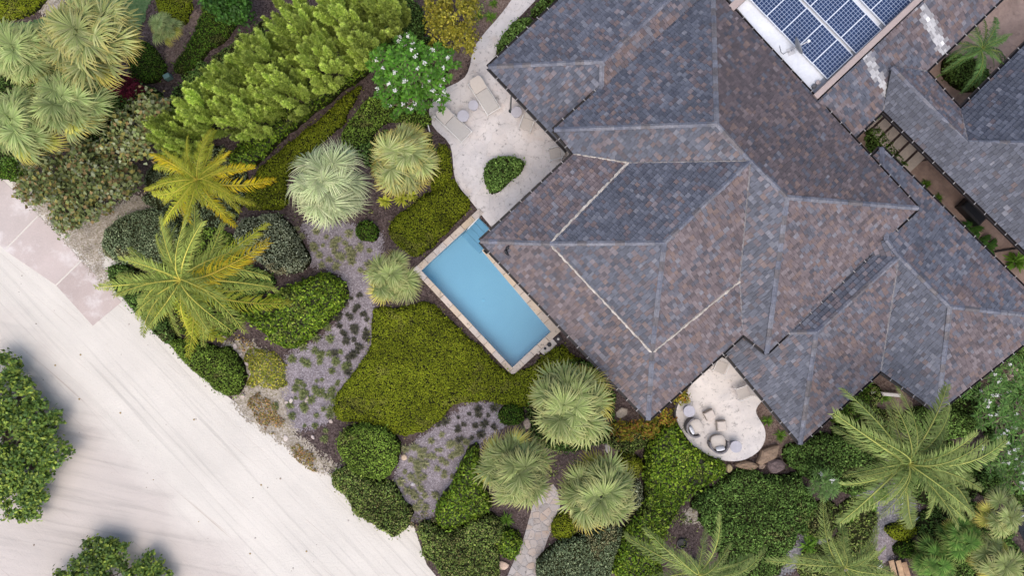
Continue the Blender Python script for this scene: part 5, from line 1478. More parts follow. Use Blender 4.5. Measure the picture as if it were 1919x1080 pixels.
broad_tree((238, 165), [(225, 158, 22, 1.2), (250, 170, 20, 1.2)], "dark burgundy-leaved shrub between the fan palms and the tree row", [(0.06, 0.01, 0.018), (0.04, 0.008, 0.014), (0.09, 0.015, 0.025)], "burgundy_shrub", "shrub", (0.24, 0.07), 18, 0.2, mat='leaf', trunk=0.05)
broad_tree((495, 880), [(1552, 745, 12, 0.6)], "tiny leafy tuft below the slate eave", GRN, "leafy_shrub", "shrub", (0.14, 0.07), 12, 0.15, trunk=0.03) if False else None


def feather_tree(px, py, r_px, z, lab):
    """feathery evergreen: upright plumes of fine needles"""
    b = P(px + (960 - px) * 0.1, py + (540 - py) * 0.1); r_px *= 1.12; c = P(px, py, z); r = r_px * (H - z) / FPX
    b = Vector((c.x, c.y, 0))
    root = empty("feathery_tree", b, lab, "tree", "row of feathery evergreen trees"); mb = MB(); parts = []
    mb.tube([(0, 0, -0.05), (0.02, 0.03, z * 0.5), (0, 0, z + 0.3)], [0.13, 0.1, 0.03], 7, (0.1, 0.075, 0.055))
    n = 44
    for k in range(n):
        a = k * 2.4 + R.uniform(-.35, .35); q = math.sqrt((k + 0.5) / n) * 1.05
        tip = Vector((c.x + r * q * math.cos(a), c.y + r * q * math.sin(a), z + 0.9 - 1.7 * q * q + R.uniform(-.45, .45)))
        d = Vector((math.cos(a) * q * 0.5 - 0.22, math.sin(a) * q * 0.5 + 0.18, 1.0)).normalized(); ln = R.uniform(1.0, 1.6); st = tip - d * ln
        limb(mb, Vector((0, 0, max(0.4, st.z * 0.6))), st - b, 0.04, 0.012, (0.1, 0.075, 0.055))
        m = 330; t = rng.uniform(0, 1, m) ** 0.75
        rad = (0.155 * np.sin(np.pi * np.clip(t * 0.86 + 0.1, 0, 1)) ** 0.8)
        ra = rng.uniform(0, 2 * np.pi, m); rr_ = rad * np.sqrt(rng.uniform(0.15, 1, m))
        lob = 1 + 0.35 * np.sin(ra * 5 + k) * np.sin(t * 9 + k); rr_ *= lob
        dv = np.array(d); u = np.cross(dv, [0.3, 0.9, 0.1]); u /= np.linalg.norm(u); w = np.cross(dv, u)
        out = u * np.cos(ra)[:, None] + w * np.sin(ra)[:, None]
        B = np.array(st) + dv * (t * ln)[:, None] + out * rr_[:, None]
        D = unit(out * 0.7 + dv * 0.9 + rng.normal(0, 0.25, (m, 3)))
        bl = blades(B - D * 0.06, D, out * 0.3 + dv, 0.17, 0.045, [(0.23, 0.3, 0.06), (0.17, 0.235, 0.05), (0.28, 0.35, 0.085), (0.2, 0.265, 0.055)], 0.05, 0.7, 1.3, (0.48, 0.54, 0.17))
        bl[2][:] *= R.uniform(0.6, 1.35)
        parts.append(bl)
    V, T, Cc = merge(parts)
    link("trunk", mb.mesh("trunk", M['bark']), root)
    world_child("crown", tri_mesh("crown", V, T, Cc, M['leaf']), root)


for px, py, r, z, lab in ((312, 245, 44, 2.6, "feathery evergreen tree at the lower left end of the row, above the yellow palm"), (365, 195, 50, 3.2, "feathery evergreen second from the lower left end of the row"),
                          (420, 150, 54, 3.6, "feathery evergreen rising above the grey sea grape in the row"), (445, 205, 46, 3.0, "feathery evergreen on the lower side of the row nearest the yellow palm's crown"),
                          (480, 100, 54, 3.8, "feathery evergreen at the middle of the row on its upper side"), (515, 155, 52, 3.4, "feathery evergreen at the middle of the row on the hedge side"),
                          (545, 40, 56, 3.9, "feathery evergreen right of the green hedge tongue on the row's upper side"), (590, 100, 52, 3.5, "feathery evergreen on the hedge side between the middle and the upper end"),
                          (625, 15, 54, 3.9, "feathery evergreen cut by the top edge near the upper end of the row"), (665, 60, 46, 3.4, "feathery evergreen at the hedge side of the row's upper end"),
                          (710, 5, 44, 3.4, "feathery evergreen farthest up the row, cut by the top edge")):
    feather_tree(px, py, r, z, lab)


def rosette_tree(px, py, blobs, nros, lab, name, cat, leafL=0.23, leafW=0.085, cols=((0.04, 0.11, 0.012), (0.03, 0.08, 0.01), (0.06, 0.14, 0.02)), flowers=0.3, group=None, per=13, trunk=0.12, bark=(0.23, 0.17, 0.14), fl_size=1.0):
    """stout branches ending in whorls of strap leaves, white blossom heads among them"""
    b = P(px, py); root = empty(name, b, lab, cat, group); mb = MB(); parts = []; fl = []
    zt = blobs[0][3] * 0.35
    mb.tube([(0, 0, -0.05), (0.05, 0, zt * 0.6), (0, 0, zt)], [trunk * 1.2, trunk, trunk * 0.8], 8, bark)
    tot = sum(bl[2] ** 2 for bl in blobs)
    for (x, y, rp, z) in blobs:
        c = P(x, y, z); r = rp * (H - z) / FPX; n = max(3, int(nros * rp * rp / tot))
        mid = c - b - Vector((0, 0, r * 0.4)); limb(mb, Vector((0, 0, zt)), mid, trunk * 0.6, 0.05, bark)
        for k in range(n):
            a = k * 2.4 + R.uniform(-.2, .2); q = math.sqrt((k + 0.5) / n)
            t = Vector((c.x + r * q * math.cos(a), c.y + r * q * math.sin(a), z + 0.25 * r - 0.7 * r * q * q + R.uniform(-.15, .15)))
            limb(mb, mid, t - b, 0.035, 0.02, bark, 0.15)
            aa = np.arange(per) * 2.4 + R.uniform(0, 6); el = rng.uniform(-0.15, 0.75, per)
            D = np.stack([np.cos(aa) * np.cos(el), np.sin(aa) * np.cos(el), np.sin(el)], 1)
            bl_ = blades(np.tile(np.array(t), (per, 1)) + D * 0.02, D, np.tile([[0, 0, 1.0]], (per, 1)), leafL * rng.uniform(0.75, 1.2, per), leafW * rng.uniform(0.8, 1.2, per), cols, 0.25)
            bl_[2][:] *= R.uniform(0.75, 1.25); parts.append(bl_)
            if R.random() < flowers:
                m = 16; off = rng.normal(0, 0.045 * fl_size, (m, 3)); off[:, 2] = np.abs(off[:, 2])
                C = np.array(t) + np.array([R.uniform(-.1, .1), R.uniform(-.1, .1), 0.12]) + off
                fl.append(leaf_quads(C, np.tile([[0, 0, 1.0]], (m, 1)), 0.07 * fl_size, 0.055 * fl_size, [(0.78, 0.77, 0.72), (0.74, 0.74, 0.7), (0.8, 0.79, 0.75)], 0.5, None, 0.95, 1.02))
    V, T, C = merge(parts)
    link("trunk", mb.mesh("trunk", M['bark']), root)
    world_child("crown", tri_mesh("crown", V, T, C, M['leaf_gloss']), root)
    if fl:
        V, T, C = merge(fl); world_child("blossom", tri_mesh("blossom", V, T, C, M['leaf']), root)


rosette_tree(775, 150, [(770, 125, 50, 3.2), (722, 115, 36, 2.9), (728, 160, 32, 2.6), (820, 115, 38, 2.9), (765, 88, 30, 3.0), (812, 160, 28, 2.6), (775, 185, 30, 2.4), (826, 190, 16, 2.2), (748, 195, 24, 2.0)], 165,
             "frangipani tree with white blossom beside the lounger patio", "flowering_tree", "tree", flowers=0.24)
OLE = ((0.045, 0.095, 0.022), (0.03, 0.07, 0.015), (0.068, 0.12, 0.034))
for (x, y, bl, lab) in ((1860, 720, [(1850, 715, 44, 2.0), (1895, 700, 40, 2.0), (1870, 745, 40, 2.0)], "white-flowered oleander shrub nearest the slate eave at the right edge"),
                        (1890, 790, [(1880, 790, 40, 1.9), (1915, 770, 36, 2.0), (1855, 775, 26, 1.6), (1925, 820, 36, 1.9)], "white-flowered oleander shrub in the middle of the right edge"),
                        (1895, 860, [(1885, 850, 36, 1.8), (1920, 870, 34, 1.8), (1905, 900, 28, 1.6), (1870, 870, 22, 1.5)], "lowest white-flowered oleander shrub, right of the big green palm")):
    rosette_tree(x, y, bl, 62, lab, "oleander_shrub", "shrub", 0.3, 0.045, OLE, 0.28, "white-flowered shrubs at the right edge", 16, 0.06, fl_size=0.85)
rosette_tree(1548, 912, [(1548, 910, 26, 1.8)], 16, "small round white-flowered shrub left of the big green palm", "flowering_shrub", "shrub", 0.3, 0.05, ((0.07, 0.13, 0.035), (0.09, 0.155, 0.05)), 0.15, None, 20, 0.06)


# small strap-leaved plants
tuft_me = {}


def tuft_mesh(key, n, L, W, cols, el=(0.15, 1.2), droop=0.3, tip=None):
    if key not in tuft_me:
        aa = rng.uniform(0, 6.283, n); e = rng.uniform(*el, n)
        D = np.stack([np.cos(aa) * np.cos(e), np.sin(aa) * np.cos(e), np.sin(e)], 1)
        V, T, C = blades(D * 0.015, D, np.tile([[0, 0, 1.0]], (n, 1)), L * rng.uniform(0.65, 1.15, n), W, cols, droop, tipcol=tip)
        tuft_me[key] = tri_mesh("tuft", V, T, C, M['leaf'])
    return tuft_me[key]


SAGE = [(0.15, 0.16, 0.085), (0.11, 0.12, 0.065), (0.2, 0.2, 0.12)]
GRNT = [(0.1, 0.12, 0.05), (0.075, 0.095, 0.04), (0.14, 0.155, 0.075)]
DRKT = [(0.045, 0.045, 0.035), (0.06, 0.06, 0.045), (0.035, 0.035, 0.028)]


def z1(L): return [(420 + x / 3.0, 330 + y / 3.0) for x, y in L]
def z2(L): return [(420 + x / 2.455, 640 + y / 2.455) for x, y in L]


BEDS = [
    ("small grey-green tufted plant in the upper part of the lavender gravel bed", "tufted plants in the upper gravel", 'sage', SAGE,
     z1([(515, 320), (585, 345), (650, 345), (705, 330), (490, 395), (560, 385), (625, 405), (690, 405), (770, 410), (545, 445), (590, 470), (655, 450), (635, 515), (730, 475), (425, 290), (440, 350), (545, 500), (700, 440), (610, 370)])),
    ("small dark tufted plant in the gravel between the kidney hedge and the olive mound", "tufted plants in the middle gravel", 'dark', DRKT,
     z1([(755, 660), (710, 690), (760, 730), (680, 735), (650, 790), (720, 800), (790, 780), (660, 845), (720, 865), (790, 850), (690, 890), (740, 930), (795, 920), (750, 990)])),
    ("small green tufted plant in the left gravel beside the yellow scrub", "tufted plants in the left gravel", 'green', GRNT,
     z1([(580, 855), (530, 905), (605, 920), (515, 985), (590, 990), (665, 985), (450, 1040), (530, 1045), (620, 1040), (515, 850), (440, 970), (390, 1040), (685, 1070)]) +
     z2([(315, 90), (375, 95), (435, 95), (490, 140), (510, 95), (560, 125), (450, 170), (535, 180), (365, 235), (425, 220), (365, 300), (410, 275), (460, 315), (465, 250), (320, 340), (425, 340), (370, 390), (425, 395), (475, 410), (455, 450), (515, 270), (350, 190), (500, 220)])),
    ("small dark tufted plant in the lower gravel under the olive mound's lobe", "dark tufted plants in the lower gravel", 'dark', DRKT,
     z2([(1125, 325), (1170, 310), (1165, 340), (1210, 345), (1075, 350), (1025, 375), (1095, 390), (1155, 380), (1200, 385), (1065, 410), (1135, 440), (1180, 435), (1090, 460), (980, 390), (1235, 300), (1240, 400)])),
    ("small grey-green tufted plant in the lower gravel near the beige stone", "green tufted plants in the lower gravel", 'sage', SAGE,
     z2([(960, 460), (1010, 435), (1045, 470), (990, 500), (935, 490), (880, 490), (840, 490), (955, 530), (1010, 540), (920, 520), (1050, 520), (885, 575), (930, 575), (975, 580), (830, 595), (865, 620), (910, 635), (1005, 620), (1025, 570), (850, 685), (895, 680), (880, 715), (925, 710), (965, 715), (815, 650), (855, 545), (880, 770), (930, 760)]))]
for bi, poly_ in ((0, [(575, 425), (640, 425), (700, 440), (700, 480), (690, 520), (600, 490)]), (1, [(640, 560), (695, 560), (695, 640), (650, 700), (620, 660)]), (2, [(540, 670), (610, 650), (640, 700), (620, 780), (530, 800), (500, 760)]),
                  (4, [(770, 850), (850, 810), (890, 830), (850, 890), (815, 950), (765, 940)])):
    q = np.array(poly_, float)
    X = rng.uniform(q.min(0), q.max(0), (70, 2)); X = X[inside(q, X)][:20]
    BEDS[bi][4].extend([(float(x), float(y)) for x, y in X])
for lab, grp, key, cols, pts in BEDS:
    for k, (x, y) in enumerate(pts):
        me = tuft_mesh(f"{key}{k % 3}", 70, 0.24, 0.032, cols, (0.05, 1.2), 0.2, (0.2, 0.19, 0.13) if key == 'sage' else None)
        p = P(x + R.uniform(-4, 4), y + R.uniform(-4, 4)); o = link("tufted_plant", me); o.location = (p.x, p.y, 0.0); o.rotation_euler.z = R.uniform(0, 6); s = R.uniform(0.55, 1.25); o.scale = (s, s, s * R.uniform(.8, 1.1))
        tag(o, lab, "plant", grp)
for x, y, s, key, cols, lab in ((721, 376, 1.0, 'brom', 0, "yellow-green spiky plant left of its twins under the middle fan palm"), (752, 372, 1.15, 'brom', 0, "yellow-green spiky plant in the middle under the fan palm"), (771, 366, 0.9, 'brom', 0, "yellow-green spiky plant right of its twins under the fan palm"),
                                (1440, 791, 0.85, 'liri', 1, "upper grassy tuft beside the slate eave right of the terrace"), (1463, 818, 0.95, 'liri', 1, "lower grassy tuft beside the slate eave right of the terrace"),
                                (948, 975, 1.1, 'liri', 1, "spiky green tuft left of the flagstone path"), (735, 970, 0.8, 'yuc', 1, "bright spiky tuft on the lower lobe of the double hedge"),
                                (212, 222, 1.0, 'orange', 2, "orange-red spiky plant topmost beside the fan palms"), (196, 257, 1.0, 'orange', 2, "orange-red spiky plant lowest beside the sea grape"), (180, 240, 0.8, 'orange', 2, "orange-red spiky plant left beside the fan palm"), (228, 198, .9, 'orange', 2, "orange-red spiky plant under the burgundy shrub"),
                                (1622, 725, 1.2, 'liri', 1, "leafy tuft above the low white wall"), (1660, 745, 1.0, 'liri', 1, "leafy tuft right of the low white wall"), (1630, 950, 1.2, 'yuc', 1, "bright leafy rosette left of the white pole"), (1655, 930, 1.0, 'yuc', 1, "bright leafy rosette above the grey grit"), (1590, 975, 1.0, 'yuc', 1, "bright leafy rosette left of the grey grit patch"),
                                (1530, 1000, 1.4, 'yuc', 1, "broad leafy plant between the two bottom palms"), (1515, 1025, 1.2, 'yuc', 1, "leafy plant just above the left fronds of the bottom right palm"),
                                (920, 30, 0.9, 'liri', 1, "small green plant on the brown bank by the top path"), (898, 28, 0.7, 'liri', 1, "smaller green plant on the brown bank"), (925, 5, .7, 'liri', 1, "green plant on the brown bank at the top edge"),
                                (1650, 215, .6, 'liri', 1, "tiny green plant at the courtyard's upper corner"), (1738, 345, .8, 'liri', 1, "upper green tuft at the courtyard wall"), (1760, 372, .8, 'liri', 1, "lower green tuft at the courtyard wall"),
                                (1905, 490, 1.5, 'yuc', 1, "leafy palm-like plant at the courtyard's lower end")):
    C_ = [[(0.26, 0.28, 0.04), (0.19, 0.22, 0.03), (0.32, 0.33, 0.07)], [(0.06, 0.12, 0.018), (0.09, 0.16, 0.03), (0.045, 0.09, 0.014)], [(0.2, 0.065, 0.025), (0.15, 0.045, 0.02), (0.26, 0.11, 0.04)]][cols]
    me = tuft_mesh(key, {'brom': 60, 'liri': 80, 'yuc': 46, 'orange': 46}[key], {'brom': 0.42, 'liri': 0.42, 'yuc': 0.45, 'orange': 0.45}[key], {'brom': 0.06, 'liri': 0.035, 'yuc': 0.08, 'orange': 0.07}[key], C_, (0.1, 1.2), 0.25)
    p = P(x, y, 0.2); o = link("spiky_plant", me); o.location = (p.x, p.y, 0.02); o.rotation_euler.z = R.uniform(0, 6); o.scale = (s,) * 3
    tag(o, lab, "plant", "small spiky plants")
for x, y, s, lab in ((1826, 425, 1.0, "uppermost dark fern at the courtyard wall"), (1838, 450, 1.1, "middle dark fern at the courtyard wall"), (1855, 462, 1.0, "lowest dark fern at the courtyard wall")):
    me = tuft_mesh('fern', 40, 0.6, 0.12, [(0.025, 0.06, 0.015), (0.04, 0.085, 0.02)], (0.1, 0.9), 0.3)
    p = P(x, y, 0.3); o = link("fern", me); o.location = (p.x, p.y, 0.05); o.scale = (s,) * 3; o.rotation_euler.z = R.uniform(0, 6); tag(o, lab, "fern", "ferns in the courtyard")

# ------------------------------------------------------------------ palms
def fan_frond(name, cols, tip, droop, seed, spread=150, petiole=0.52, W=0.042, bend=0.0):
    """costapalmate leaf of about unit reach along +x: stalk, then a fan of split segments bent down from it"""
    g = np.random.default_rng(seed); n = 38; cb, sb = math.cos(bend), math.sin(bend)
    th = np.linspace(-math.radians(spread), math.radians(spread), n) + g.normal(0, 0.04, n)
    Ls = (0.47 - 0.08 * (np.abs(th) / math.radians(spread)) ** 2) * g.uniform(0.85, 1.1, n)
    V, T, C = [], [], []
    for k in range(n):
        d = np.array([math.cos(th[k]), math.sin(th[k]), 0]); s = np.array([-d[1], d[0], 0]); L = Ls[k]
        base = np.array(cols[g.integers(len(cols))]) * g.uniform(0.7, 1.3)
        def pt(t, side, up=0):
            q = d * L * t + s * side + np.array([0, 0, up - droop * t ** 2.0 * L + 0.1 * math.cos(th[k]) * t * L])
            return np.array([petiole + q[0] * cb + q[2] * sb, q[1], -q[0] * sb + q[2] * cb])
        tj = g.normal(0, 0.03); b = len(V)
        V += [pt(0.02, 0), pt(0.5, -W * 0.5, -0.012), pt(0.5, 0, 0.016), pt(0.5, W * 0.5, -0.012), pt(0.8, -W * 0.3 + tj * .5, -0.02), pt(0.8, W * 0.3 + tj * .5, -0.02), pt(1.0, tj, -0.05 - abs(g.normal(0, .04)))]
        T += [(b, b + 1, b + 2), (b, b + 2, b + 3), (b + 1, b + 4, b + 2), (b + 2, b + 4, b + 5), (b + 2, b + 5, b + 3), (b + 4, b + 6, b + 5)]
        tp = np.array(tip)
        C += [base * 0.75, base * 0.95, base * 1.15, base * 0.95, base * 0.65 + tp * 0.35, base * 0.65 + tp * 0.35, tp]
    b = len(V); w = 0.013
    for x in (0.0, petiole + 0.02): V += [(x, -w, 0), (x, w, 0), (x, 0, 0.02)]
    T += [(b, b + 3, b + 5), (b, b + 5, b + 2), (b + 1, b + 2, b + 5), (b + 1, b + 5, b + 4), (b, b + 1, b + 4), (b, b + 4, b + 3)]
    C += [np.array(cols[0]) * 1.3] * 6
    return tri_mesh(name, np.array(V), np.array(T), vivid(np.clip(np.array(C), 0, 0.49), 1.42, 1.12), M['frond'])


SETS = {}
for nm, cols, tip, droop in (('sabal', [(0.16, 0.2, 0.085), (0.125, 0.165, 0.065), (0.2, 0.235, 0.115)], (0.3, 0.28, 0.14), 0.26),
                             ('warm', [(0.18, 0.215, 0.095), (0.145, 0.18, 0.075), (0.225, 0.25, 0.13)], (0.36, 0.3, 0.12), 0.26),
                             ('silver', [(0.26, 0.31, 0.185), (0.21, 0.26, 0.15), (0.32, 0.36, 0.235)], (0.42, 0.42, 0.28), 0.75),
                             ('cool', [(0.18, 0.235, 0.1), (0.145, 0.195, 0.08), (0.22, 0.27, 0.13)], (0.33, 0.32, 0.16), 0.26),
                             ('dark', [(0.06, 0.125, 0.03), (0.045, 0.095, 0.024), (0.09, 0.16, 0.045)], (0.2, 0.22, 0.08), 0.25)):
    SETS[nm] = [fan_frond("frond", cols, tip, droop * f, 40 + i, W=0.036 if nm != 'silver' else 0.022, bend=be, petiole=pe) for i, (f, be, pe) in enumerate(((0.6, 0.95, 0.34), (0.7, 0.7, 0.46), (0.8, 0.4, 0.52), (1.0, 0.1, 0.54), (1.3, -0.1, 0.54)))]
    SETS[nm + '_old'] = [fan_frond("frond", [tuple(np.array(c) * np.array([1.35, 1.1, 0.75])) for c in cols], (0.42, 0.33, 0.13), droop * 1.5, 60, W=0.036)]


def fan_palm(px, py, r_px, z, st, lab, n=50, name="fan_palm", lean=None, old=0.1, group="round fan palms of the garden"):
    r_px *= 1.09; c = P(px, py, z); b0 = P(px, py, z * 0.3); lean = (c.x - b0.x, c.y - b0.y)
    r = r_px * (H - z) / FPX
    root = empty(name, (c.x - lean[0], c.y - lean[1], 0), lab, "palm tree", group)
    mb = MB(); pts = [(0, 0, -0.05), (lean[0] * .3, lean[1] * .3, z * 0.4), (lean[0] * .8, lean[1] * .8, z * 0.8), (lean[0], lean[1], z - 0.1)]
    mb.tube(pts, [0.2, 0.15, 0.14, 0.17], 9, (0.2, 0.17, 0.14)); link("trunk", mb.mesh("trunk", M['bark']), root)
    n = int(n * 0.62)
    for k in range(n):
        t = k / (n - 1); az = k * 2.39996 + R.uniform(-.4, .4)
        el = math.radians(78 - 100 * t ** 0.75) + R.uniform(-.2, .2)
        me = SETS[st + '_old'][0] if (t > 0.72 and R.random() < old * 3) else SETS[st][min(4, max(0, int(t * 4.6 + R.uniform(-.5, .5))))]
        f = link("frond", me, root); s = r * R.uniform(0.84, 1.06) * (0.9 + 0.1 * t)
        f.location = (lean[0], lean[1], z + 0.12 - 0.25 * t)
        f.rotation_euler = (R.uniform(-.75, .75), -el, az); f.scale = (s, s, s)
    return root


fan_palm(165, 68, 96, 5.2, 'warm', "largest fan palm, topmost of the group in the upper left corner", 64, old=0.2)
fan_palm(45, 98, 74, 4.6, 'cool', "fan palm at the left edge, upper of two there", 50)
fan_palm(128, 186, 76, 4.4, 'cool', "fan palm lowest right of the upper left group, beside the burgundy shrub", 52, old=0.2)
fan_palm(38, 228, 78, 4.4, 'cool', "fan palm at the left edge, lower of two there", 52, old=0.15)
fan_palm(306, 50, 36, 1.6, 'cool', "smallest fan palm, on bare soil by the green hedge tongue", 30, old=0.15)
fan_palm(612, 345, 86, 4.2, 'silver', "palest silvery fan palm in the garden's middle", 70, old=0.05)
fan_palm(755, 298, 78, 4.0, 'warm', "yellow-tipped fan palm beside the patio, right of the silvery one", 54, old=0.3)
fan_palm(735, 518, 60, 3.4, 'sabal', "medium fan palm at the left corner of the pool", 46)
fan_palm(1068, 760, 90, 4.6, 'sabal', "large fan palm nearest the slate roof below the pool", 66, old=0.12)
fan_palm(967, 882, 82, 4.2, 'sabal', "fan palm left of the flagstone path", 60, old=0.12)
fan_palm(1122, 925, 80, 4.2, 'sabal', "fan palm right of the flagstone path", 60, old=0.12)
fan_palm(1802, 1012, 48, 1.8, 'dark', "bright green low fan palm under the big coconut palm", 30, old=0.12)
fan_palm(1752, 1055, 46, 1.6, 'dark', "low fan palm at the bottom edge right of the planks", 26, old=0.2)
fan_palm(1870, 1055, 56, 2.2, 'sabal', "low fan palm at the bottom right corner", 30, old=0.2)
fan_palm(1880, 965, 50, 2.6, 'sabal', "fan palm leaning over the dark pond at the right edge", 22, old=0.3)


def feather_frond(name, cols, tip, arch, side, seed, rach, n=44, width=0.235, ragged=0.0):
    """pinnate leaf of unit length along +x, rachis arching down and curving sideways"""
    g = np.random.default_rng(seed)
    def rp(t): return np.array([t * (1 - 0.12 * abs(side) * t), side * t * t * 0.35, 0.42 * t - arch * t * t])
    V, T, C = [], [], []
    for k in range(n):
        t = 0.1 + 0.9 * (k / (n - 1)) ** 0.95
        p = rp(t); q = rp(min(1, t + 0.02)) - rp(t - 0.02); q /= np.linalg.norm(q)
        sx = np.cross([0, 0, 1.0], q); sx /= np.linalg.norm(sx)
        for sg in (-1, 1):
            if g.random() < ragged: continue
            L = width * (math.sin(math.pi * min(1, 0.2 + 0.72 * t)) ** 0.7) * g.uniform(0.7, 1.12)
            f = 0.3 + 0.75 * t + g.normal(0, 0.12)
            d = q * f + sx * sg * 0.85 + np.array([0, 0, 0.16 + g.normal(0, 0.06)]); d /= np.linalg.norm(d)
            w = 0.0068 * g.uniform(0.7, 1.3); wv = np.cross(d, [0, 0, 1.0]); wv /= np.linalg.norm(wv)
            mid = p + d * L * 0.5; tp = p + d * L * 0.95 - np.array([0, 0, 1.0]) * L * g.uniform(0.3, 0.55)
            b = len(V); c = np.array(cols[g.integers(len(cols))]) * g.uniform(0.65, 1.3)
            V += [p - wv * w * 0.5, p + wv * w * 0.5, mid - wv * w, mid + wv * w, tp]
            T += [(b, b + 1, b + 3), (b, b + 3, b + 2), (b + 2, b + 3, b + 4)]
            cc = c * (1 - 0.35 * t) + np.array(tip) * 0.35 * t
            C += [c, c, cc, cc, cc * 0.5 + np.array(tip) * 0.5]
    N = 9
    for k in range(N + 1):
        t = k / N; p = rp(t); w = 0.014 * (1 - 0.8 * t) + 0.002
        V += [tuple(p + np.array([0, -w, 0.0])), tuple(p + np.array([0, w, 0.0])), tuple(p + np.array([0, 0, w * 1.3]))]; C += [np.array(rach)] * 3
    b = len(V) - 3 * (N + 1)
    for k in range(N):
        i = b + 3 * k
        for a_, c_ in ((0, 2), (2, 1), (1, 0)): T += [(i + a_, i + 3 + a_, i + 3 + c_), (i + a_, i + 3 + c_, i + c_)]
    return tri_mesh(name, np.array(V), np.array(T), vivid(np.clip(np.array(C), 0, 0.49), 1.42, 1.15), M['frond'])


PF = {}
for nm, cols, tip, rach in (('green', [(0.12, 0.17, 0.06), (0.095, 0.14, 0.05), (0.15, 0.195, 0.08)], (0.24, 0.26, 0.11), (0.3, 0.32, 0.12)),
                            ('lime', [(0.21, 0.255, 0.05), (0.17, 0.215, 0.042), (0.255, 0.285, 0.065)], (0.36, 0.3, 0.06), (0.42, 0.38, 0.1)),
                            ('yellow', [(0.36, 0.315, 0.05), (0.29, 0.285, 0.048), (0.4, 0.34, 0.065)], (0.48, 0.3, 0.05), (0.46, 0.38, 0.1)),
                            ('fresh', [(0.145, 0.195, 0.058), (0.115, 0.16, 0.048), (0.18, 0.225, 0.075)], (0.29, 0.295, 0.095), (0.4, 0.38, 0.12)),
                            ('dark', [(0.05, 0.105, 0.035), (0.038, 0.08, 0.028), (0.07, 0.13, 0.05)], (0.1, 0.15, 0.06), (0.14, 0.17, 0.06))):
    PF[nm] = [feather_frond("frond", cols, tip, a, s, 80 + i, rach, width=w, ragged=0.04) for i, (a, s, w) in enumerate(((0.75, 0.8, 0.175), (0.75, -0.8, 0.175), (0.9, 1.4, 0.18), (0.9, -1.4, 0.18), (0.5, 0.2, 0.16), (1.0, 0.5, 0.18)))]


def coconut_palm(px, py, z, tips, lab, name="coconut_palm", base_off=(0.5, -0.4), group="coconut palms", inner=10, innerst='green', inner_len=0.6, trunk=0.14):
    """tips: (px, py, colour, variant) where each frond ends in the picture"""
    c = P(px, py, z); b0 = P(px, py, z * 0.35); base_off = (b0.x - c.x + base_off[0] * 0.4, b0.y - c.y + base_off[1] * 0.4)
    root = empty(name, (c.x + base_off[0], c.y + base_off[1], 0), lab, "palm tree", group)
    lx, ly = -base_off[0], -base_off[1]; mb = MB()
    mb.tube([(0, 0, -0.05), (lx * .1, ly * .1, z * .25), (lx * .45, ly * .45, z * 0.65), (lx, ly, z - 0.05)], [trunk * 1.8, trunk * 1.1, trunk, trunk * 0.9], 9, (0.24, 0.21, 0.18)); link("trunk", mb.mesh("trunk", M['bark']), root)
    mx = 0
    for k, (tx, ty, st, var) in enumerate(tips):
        tp = P(tx, ty, z - 0.2); d = tp - c; L = math.hypot(d.x, d.y); az = math.atan2(d.y, d.x); mx = max(mx, L)
        sd_ = (0.8, -0.8, 1.4, -1.4, 0.2, 0.5)[var]
        f = link("frond", PF[st][var], root); f.location = (lx, ly, z - 0.02 * (k % 4))
        f.rotation_euler = (R.uniform(-.55, .55), R.uniform(-0.32, 0.22), az - math.atan2(sd_ * 0.35, 1 - 0.12 * abs(sd_))); s = L * R.uniform(1.02, 1.16); f.scale = (s, s, s)
    for k in range(inner):
        f = link("frond", PF[innerst][k % 6], root); f.location = (lx, ly, z + 0.08); s = mx * inner_len * R.uniform(.8, 1.1)
        f.rotation_euler = (R.uniform(-.3, .3), -R.uniform(0.1, 0.85), k * 2.4 + R.uniform(-.3, .3)); f.scale = (s, s, s)
    for k in range(4 if name == "coconut_palm" else 0):
        a = k * 1.7 + 0.5; mb = MB(); mb.lathe((0, 0, 0), [(0.03, -0.13), (0.09, -0.07), (0.11, 0.0), (0.08, 0.08), (0.02, 0.12)], 10, (0.2, 0.2, 0.05))
        o = link("coconut", mb.mesh("coconut", M['leaf_gloss'], True), root); o.location = (lx + 0.2 * math.cos(a), ly + 0.2 * math.sin(a), z - 0.28)
    return root


coconut_palm(372, 338, 4.6, [(275, 312, 'lime', 0), (300, 272, 'yellow', 1), (352, 268, 'lime', 4), (405, 238, 'lime', 1), (425, 285, 'yellow', 0), (492, 345, 'yellow', 5), (468, 320, 'yellow', 1), (270, 365, 'lime', 1), (282, 400, 'lime', 3), (320, 425, 'yellow', 2),
                             (362, 415, 'lime', 4), (440, 420, 'yellow', 0), (448, 385, 'lime', 1), (335, 290, 'lime', 0), (395, 275, 'lime', 4), (300, 350, 'lime', 0), (460, 375, 'lime', 5)],
             "yellowing coconut palm above the greener one at the left", inner=18, innerst='lime', inner_len=0.72)
coconut_palm(342, 525, 5.6, [(217, 548, 'fresh', 3), (225, 510, 'fresh', 1), (278, 430, 'fresh', 5), (345, 405, 'fresh', 1), (385, 405, 'fresh', 0), (455, 418, 'lime', 2), (505, 466, 'yellow', 0), (503, 535, 'fresh', 4), (505, 582, 'lime', 5), (440, 612, 'fresh', 3), (405, 655, 'lime', 2),
                             (360, 650, 'lime', 3), (305, 640, 'lime', 3), (250, 592, 'lime', 3), (318, 618, 'fresh', 2), (490, 505, 'fresh', 1), (418, 440, 'fresh', 2), (470, 555, 'fresh', 5), (378, 625, 'fresh', 3), (262, 580, 'fresh', 2), (300, 450, 'fresh', 4)],
             "lower left coconut palm spreading over the dark hedge by the road", innerst='fresh', inner=18, inner_len=0.75)
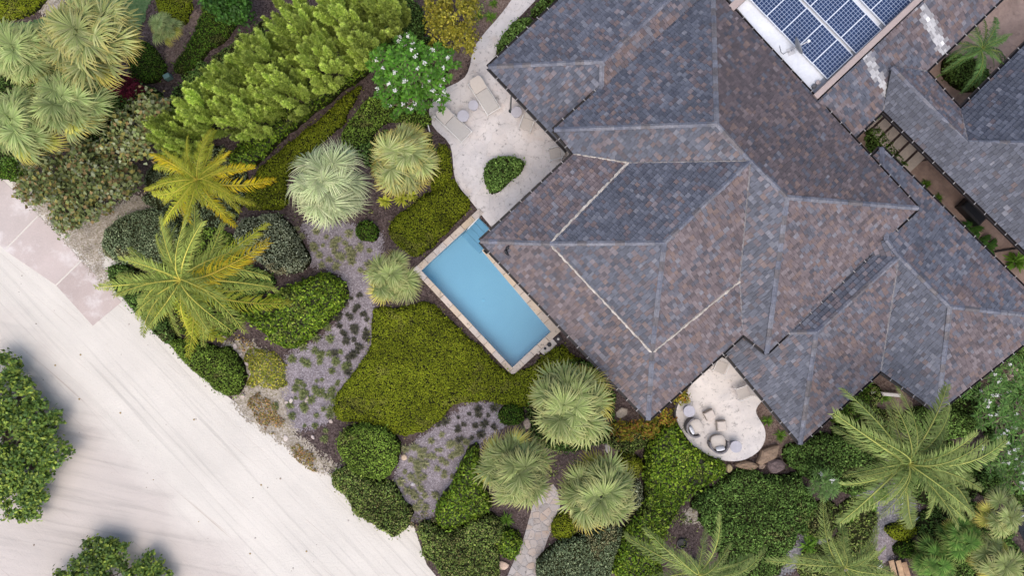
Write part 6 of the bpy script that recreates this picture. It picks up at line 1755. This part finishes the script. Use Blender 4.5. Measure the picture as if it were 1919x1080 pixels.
coconut_palm(1698, 868, 6.0, [(1540, 772, 'green', 4), (1621, 730, 'green', 1), (1762, 730, 'green', 4), (1784, 772, 'green', 4), (1860, 826, 'green', 0), (1835, 870, 'green', 5), (1845, 905, 'green', 1), (1841, 965, 'green', 3), (1800, 972, 'green', 3), (1757, 1018, 'green', 2), (1695, 962, 'green', 5),
                              (1574, 968, 'green', 4), (1588, 908, 'green', 4), (1768, 960, 'green', 3), (1815, 945, 'green', 1), (1590, 800, 'green', 1), (1672, 955, 'green', 5)],
             "big green coconut palm in the lower right garden", inner=18, inner_len=0.7)
coconut_palm(1308, 1076, 4.6, [(1187, 1018, 'green', 4), (1229, 994, 'green', 1), (1347, 966, 'green', 4), (1312, 1000, 'green', 5), (1422, 1030, 'green', 5), (1425, 1048, 'green', 0), (1200, 1100, 'green', 0), (1260, 1180, 'green', 1), (1340, 1180, 'green', 2), (1400, 1120, 'green', 3)], "coconut palm cut by the bottom edge below the glossy hedge", inner=9, inner_len=0.6)
coconut_palm(1580, 1062, 4.8, [(1452, 1058, 'green', 0), (1488, 1034, 'green', 4), (1540, 960, 'green', 3), (1640, 992, 'green', 0), (1668, 1075, 'green', 3), (1545, 1030, 'green', 1), (1530, 1130, 'green', 1), (1620, 1150, 'green', 2), (1580, 970, 'green', 5), (1660, 1030, 'green', 4)], "coconut palm at the bottom edge left of the wooden planks", inner=9, inner_len=0.6)
coconut_palm(1838, 92, 2.6, [(1765, 110, 'dark', 0), (1780, 60, 'dark', 1), (1815, 40, 'dark', 4), (1860, 32, 'dark', 0), (1900, 50, 'dark', 1), (1915, 90, 'dark', 0), (1890, 130, 'dark', 3), (1855, 160, 'dark', 5), (1815, 165, 'dark', 1), (1785, 145, 'dark', 2), (1840, 25, 'dark', 4), (1875, 110, 'dark', 5), (1800, 95, 'dark', 4), (1880, 70, 'dark', 0), (1830, 130, 'dark', 4)],
             "dark feather palm in the upper right courtyard", "feather_palm", (0.1, 0.05), None, 8, 'dark', 0.6, 0.12)
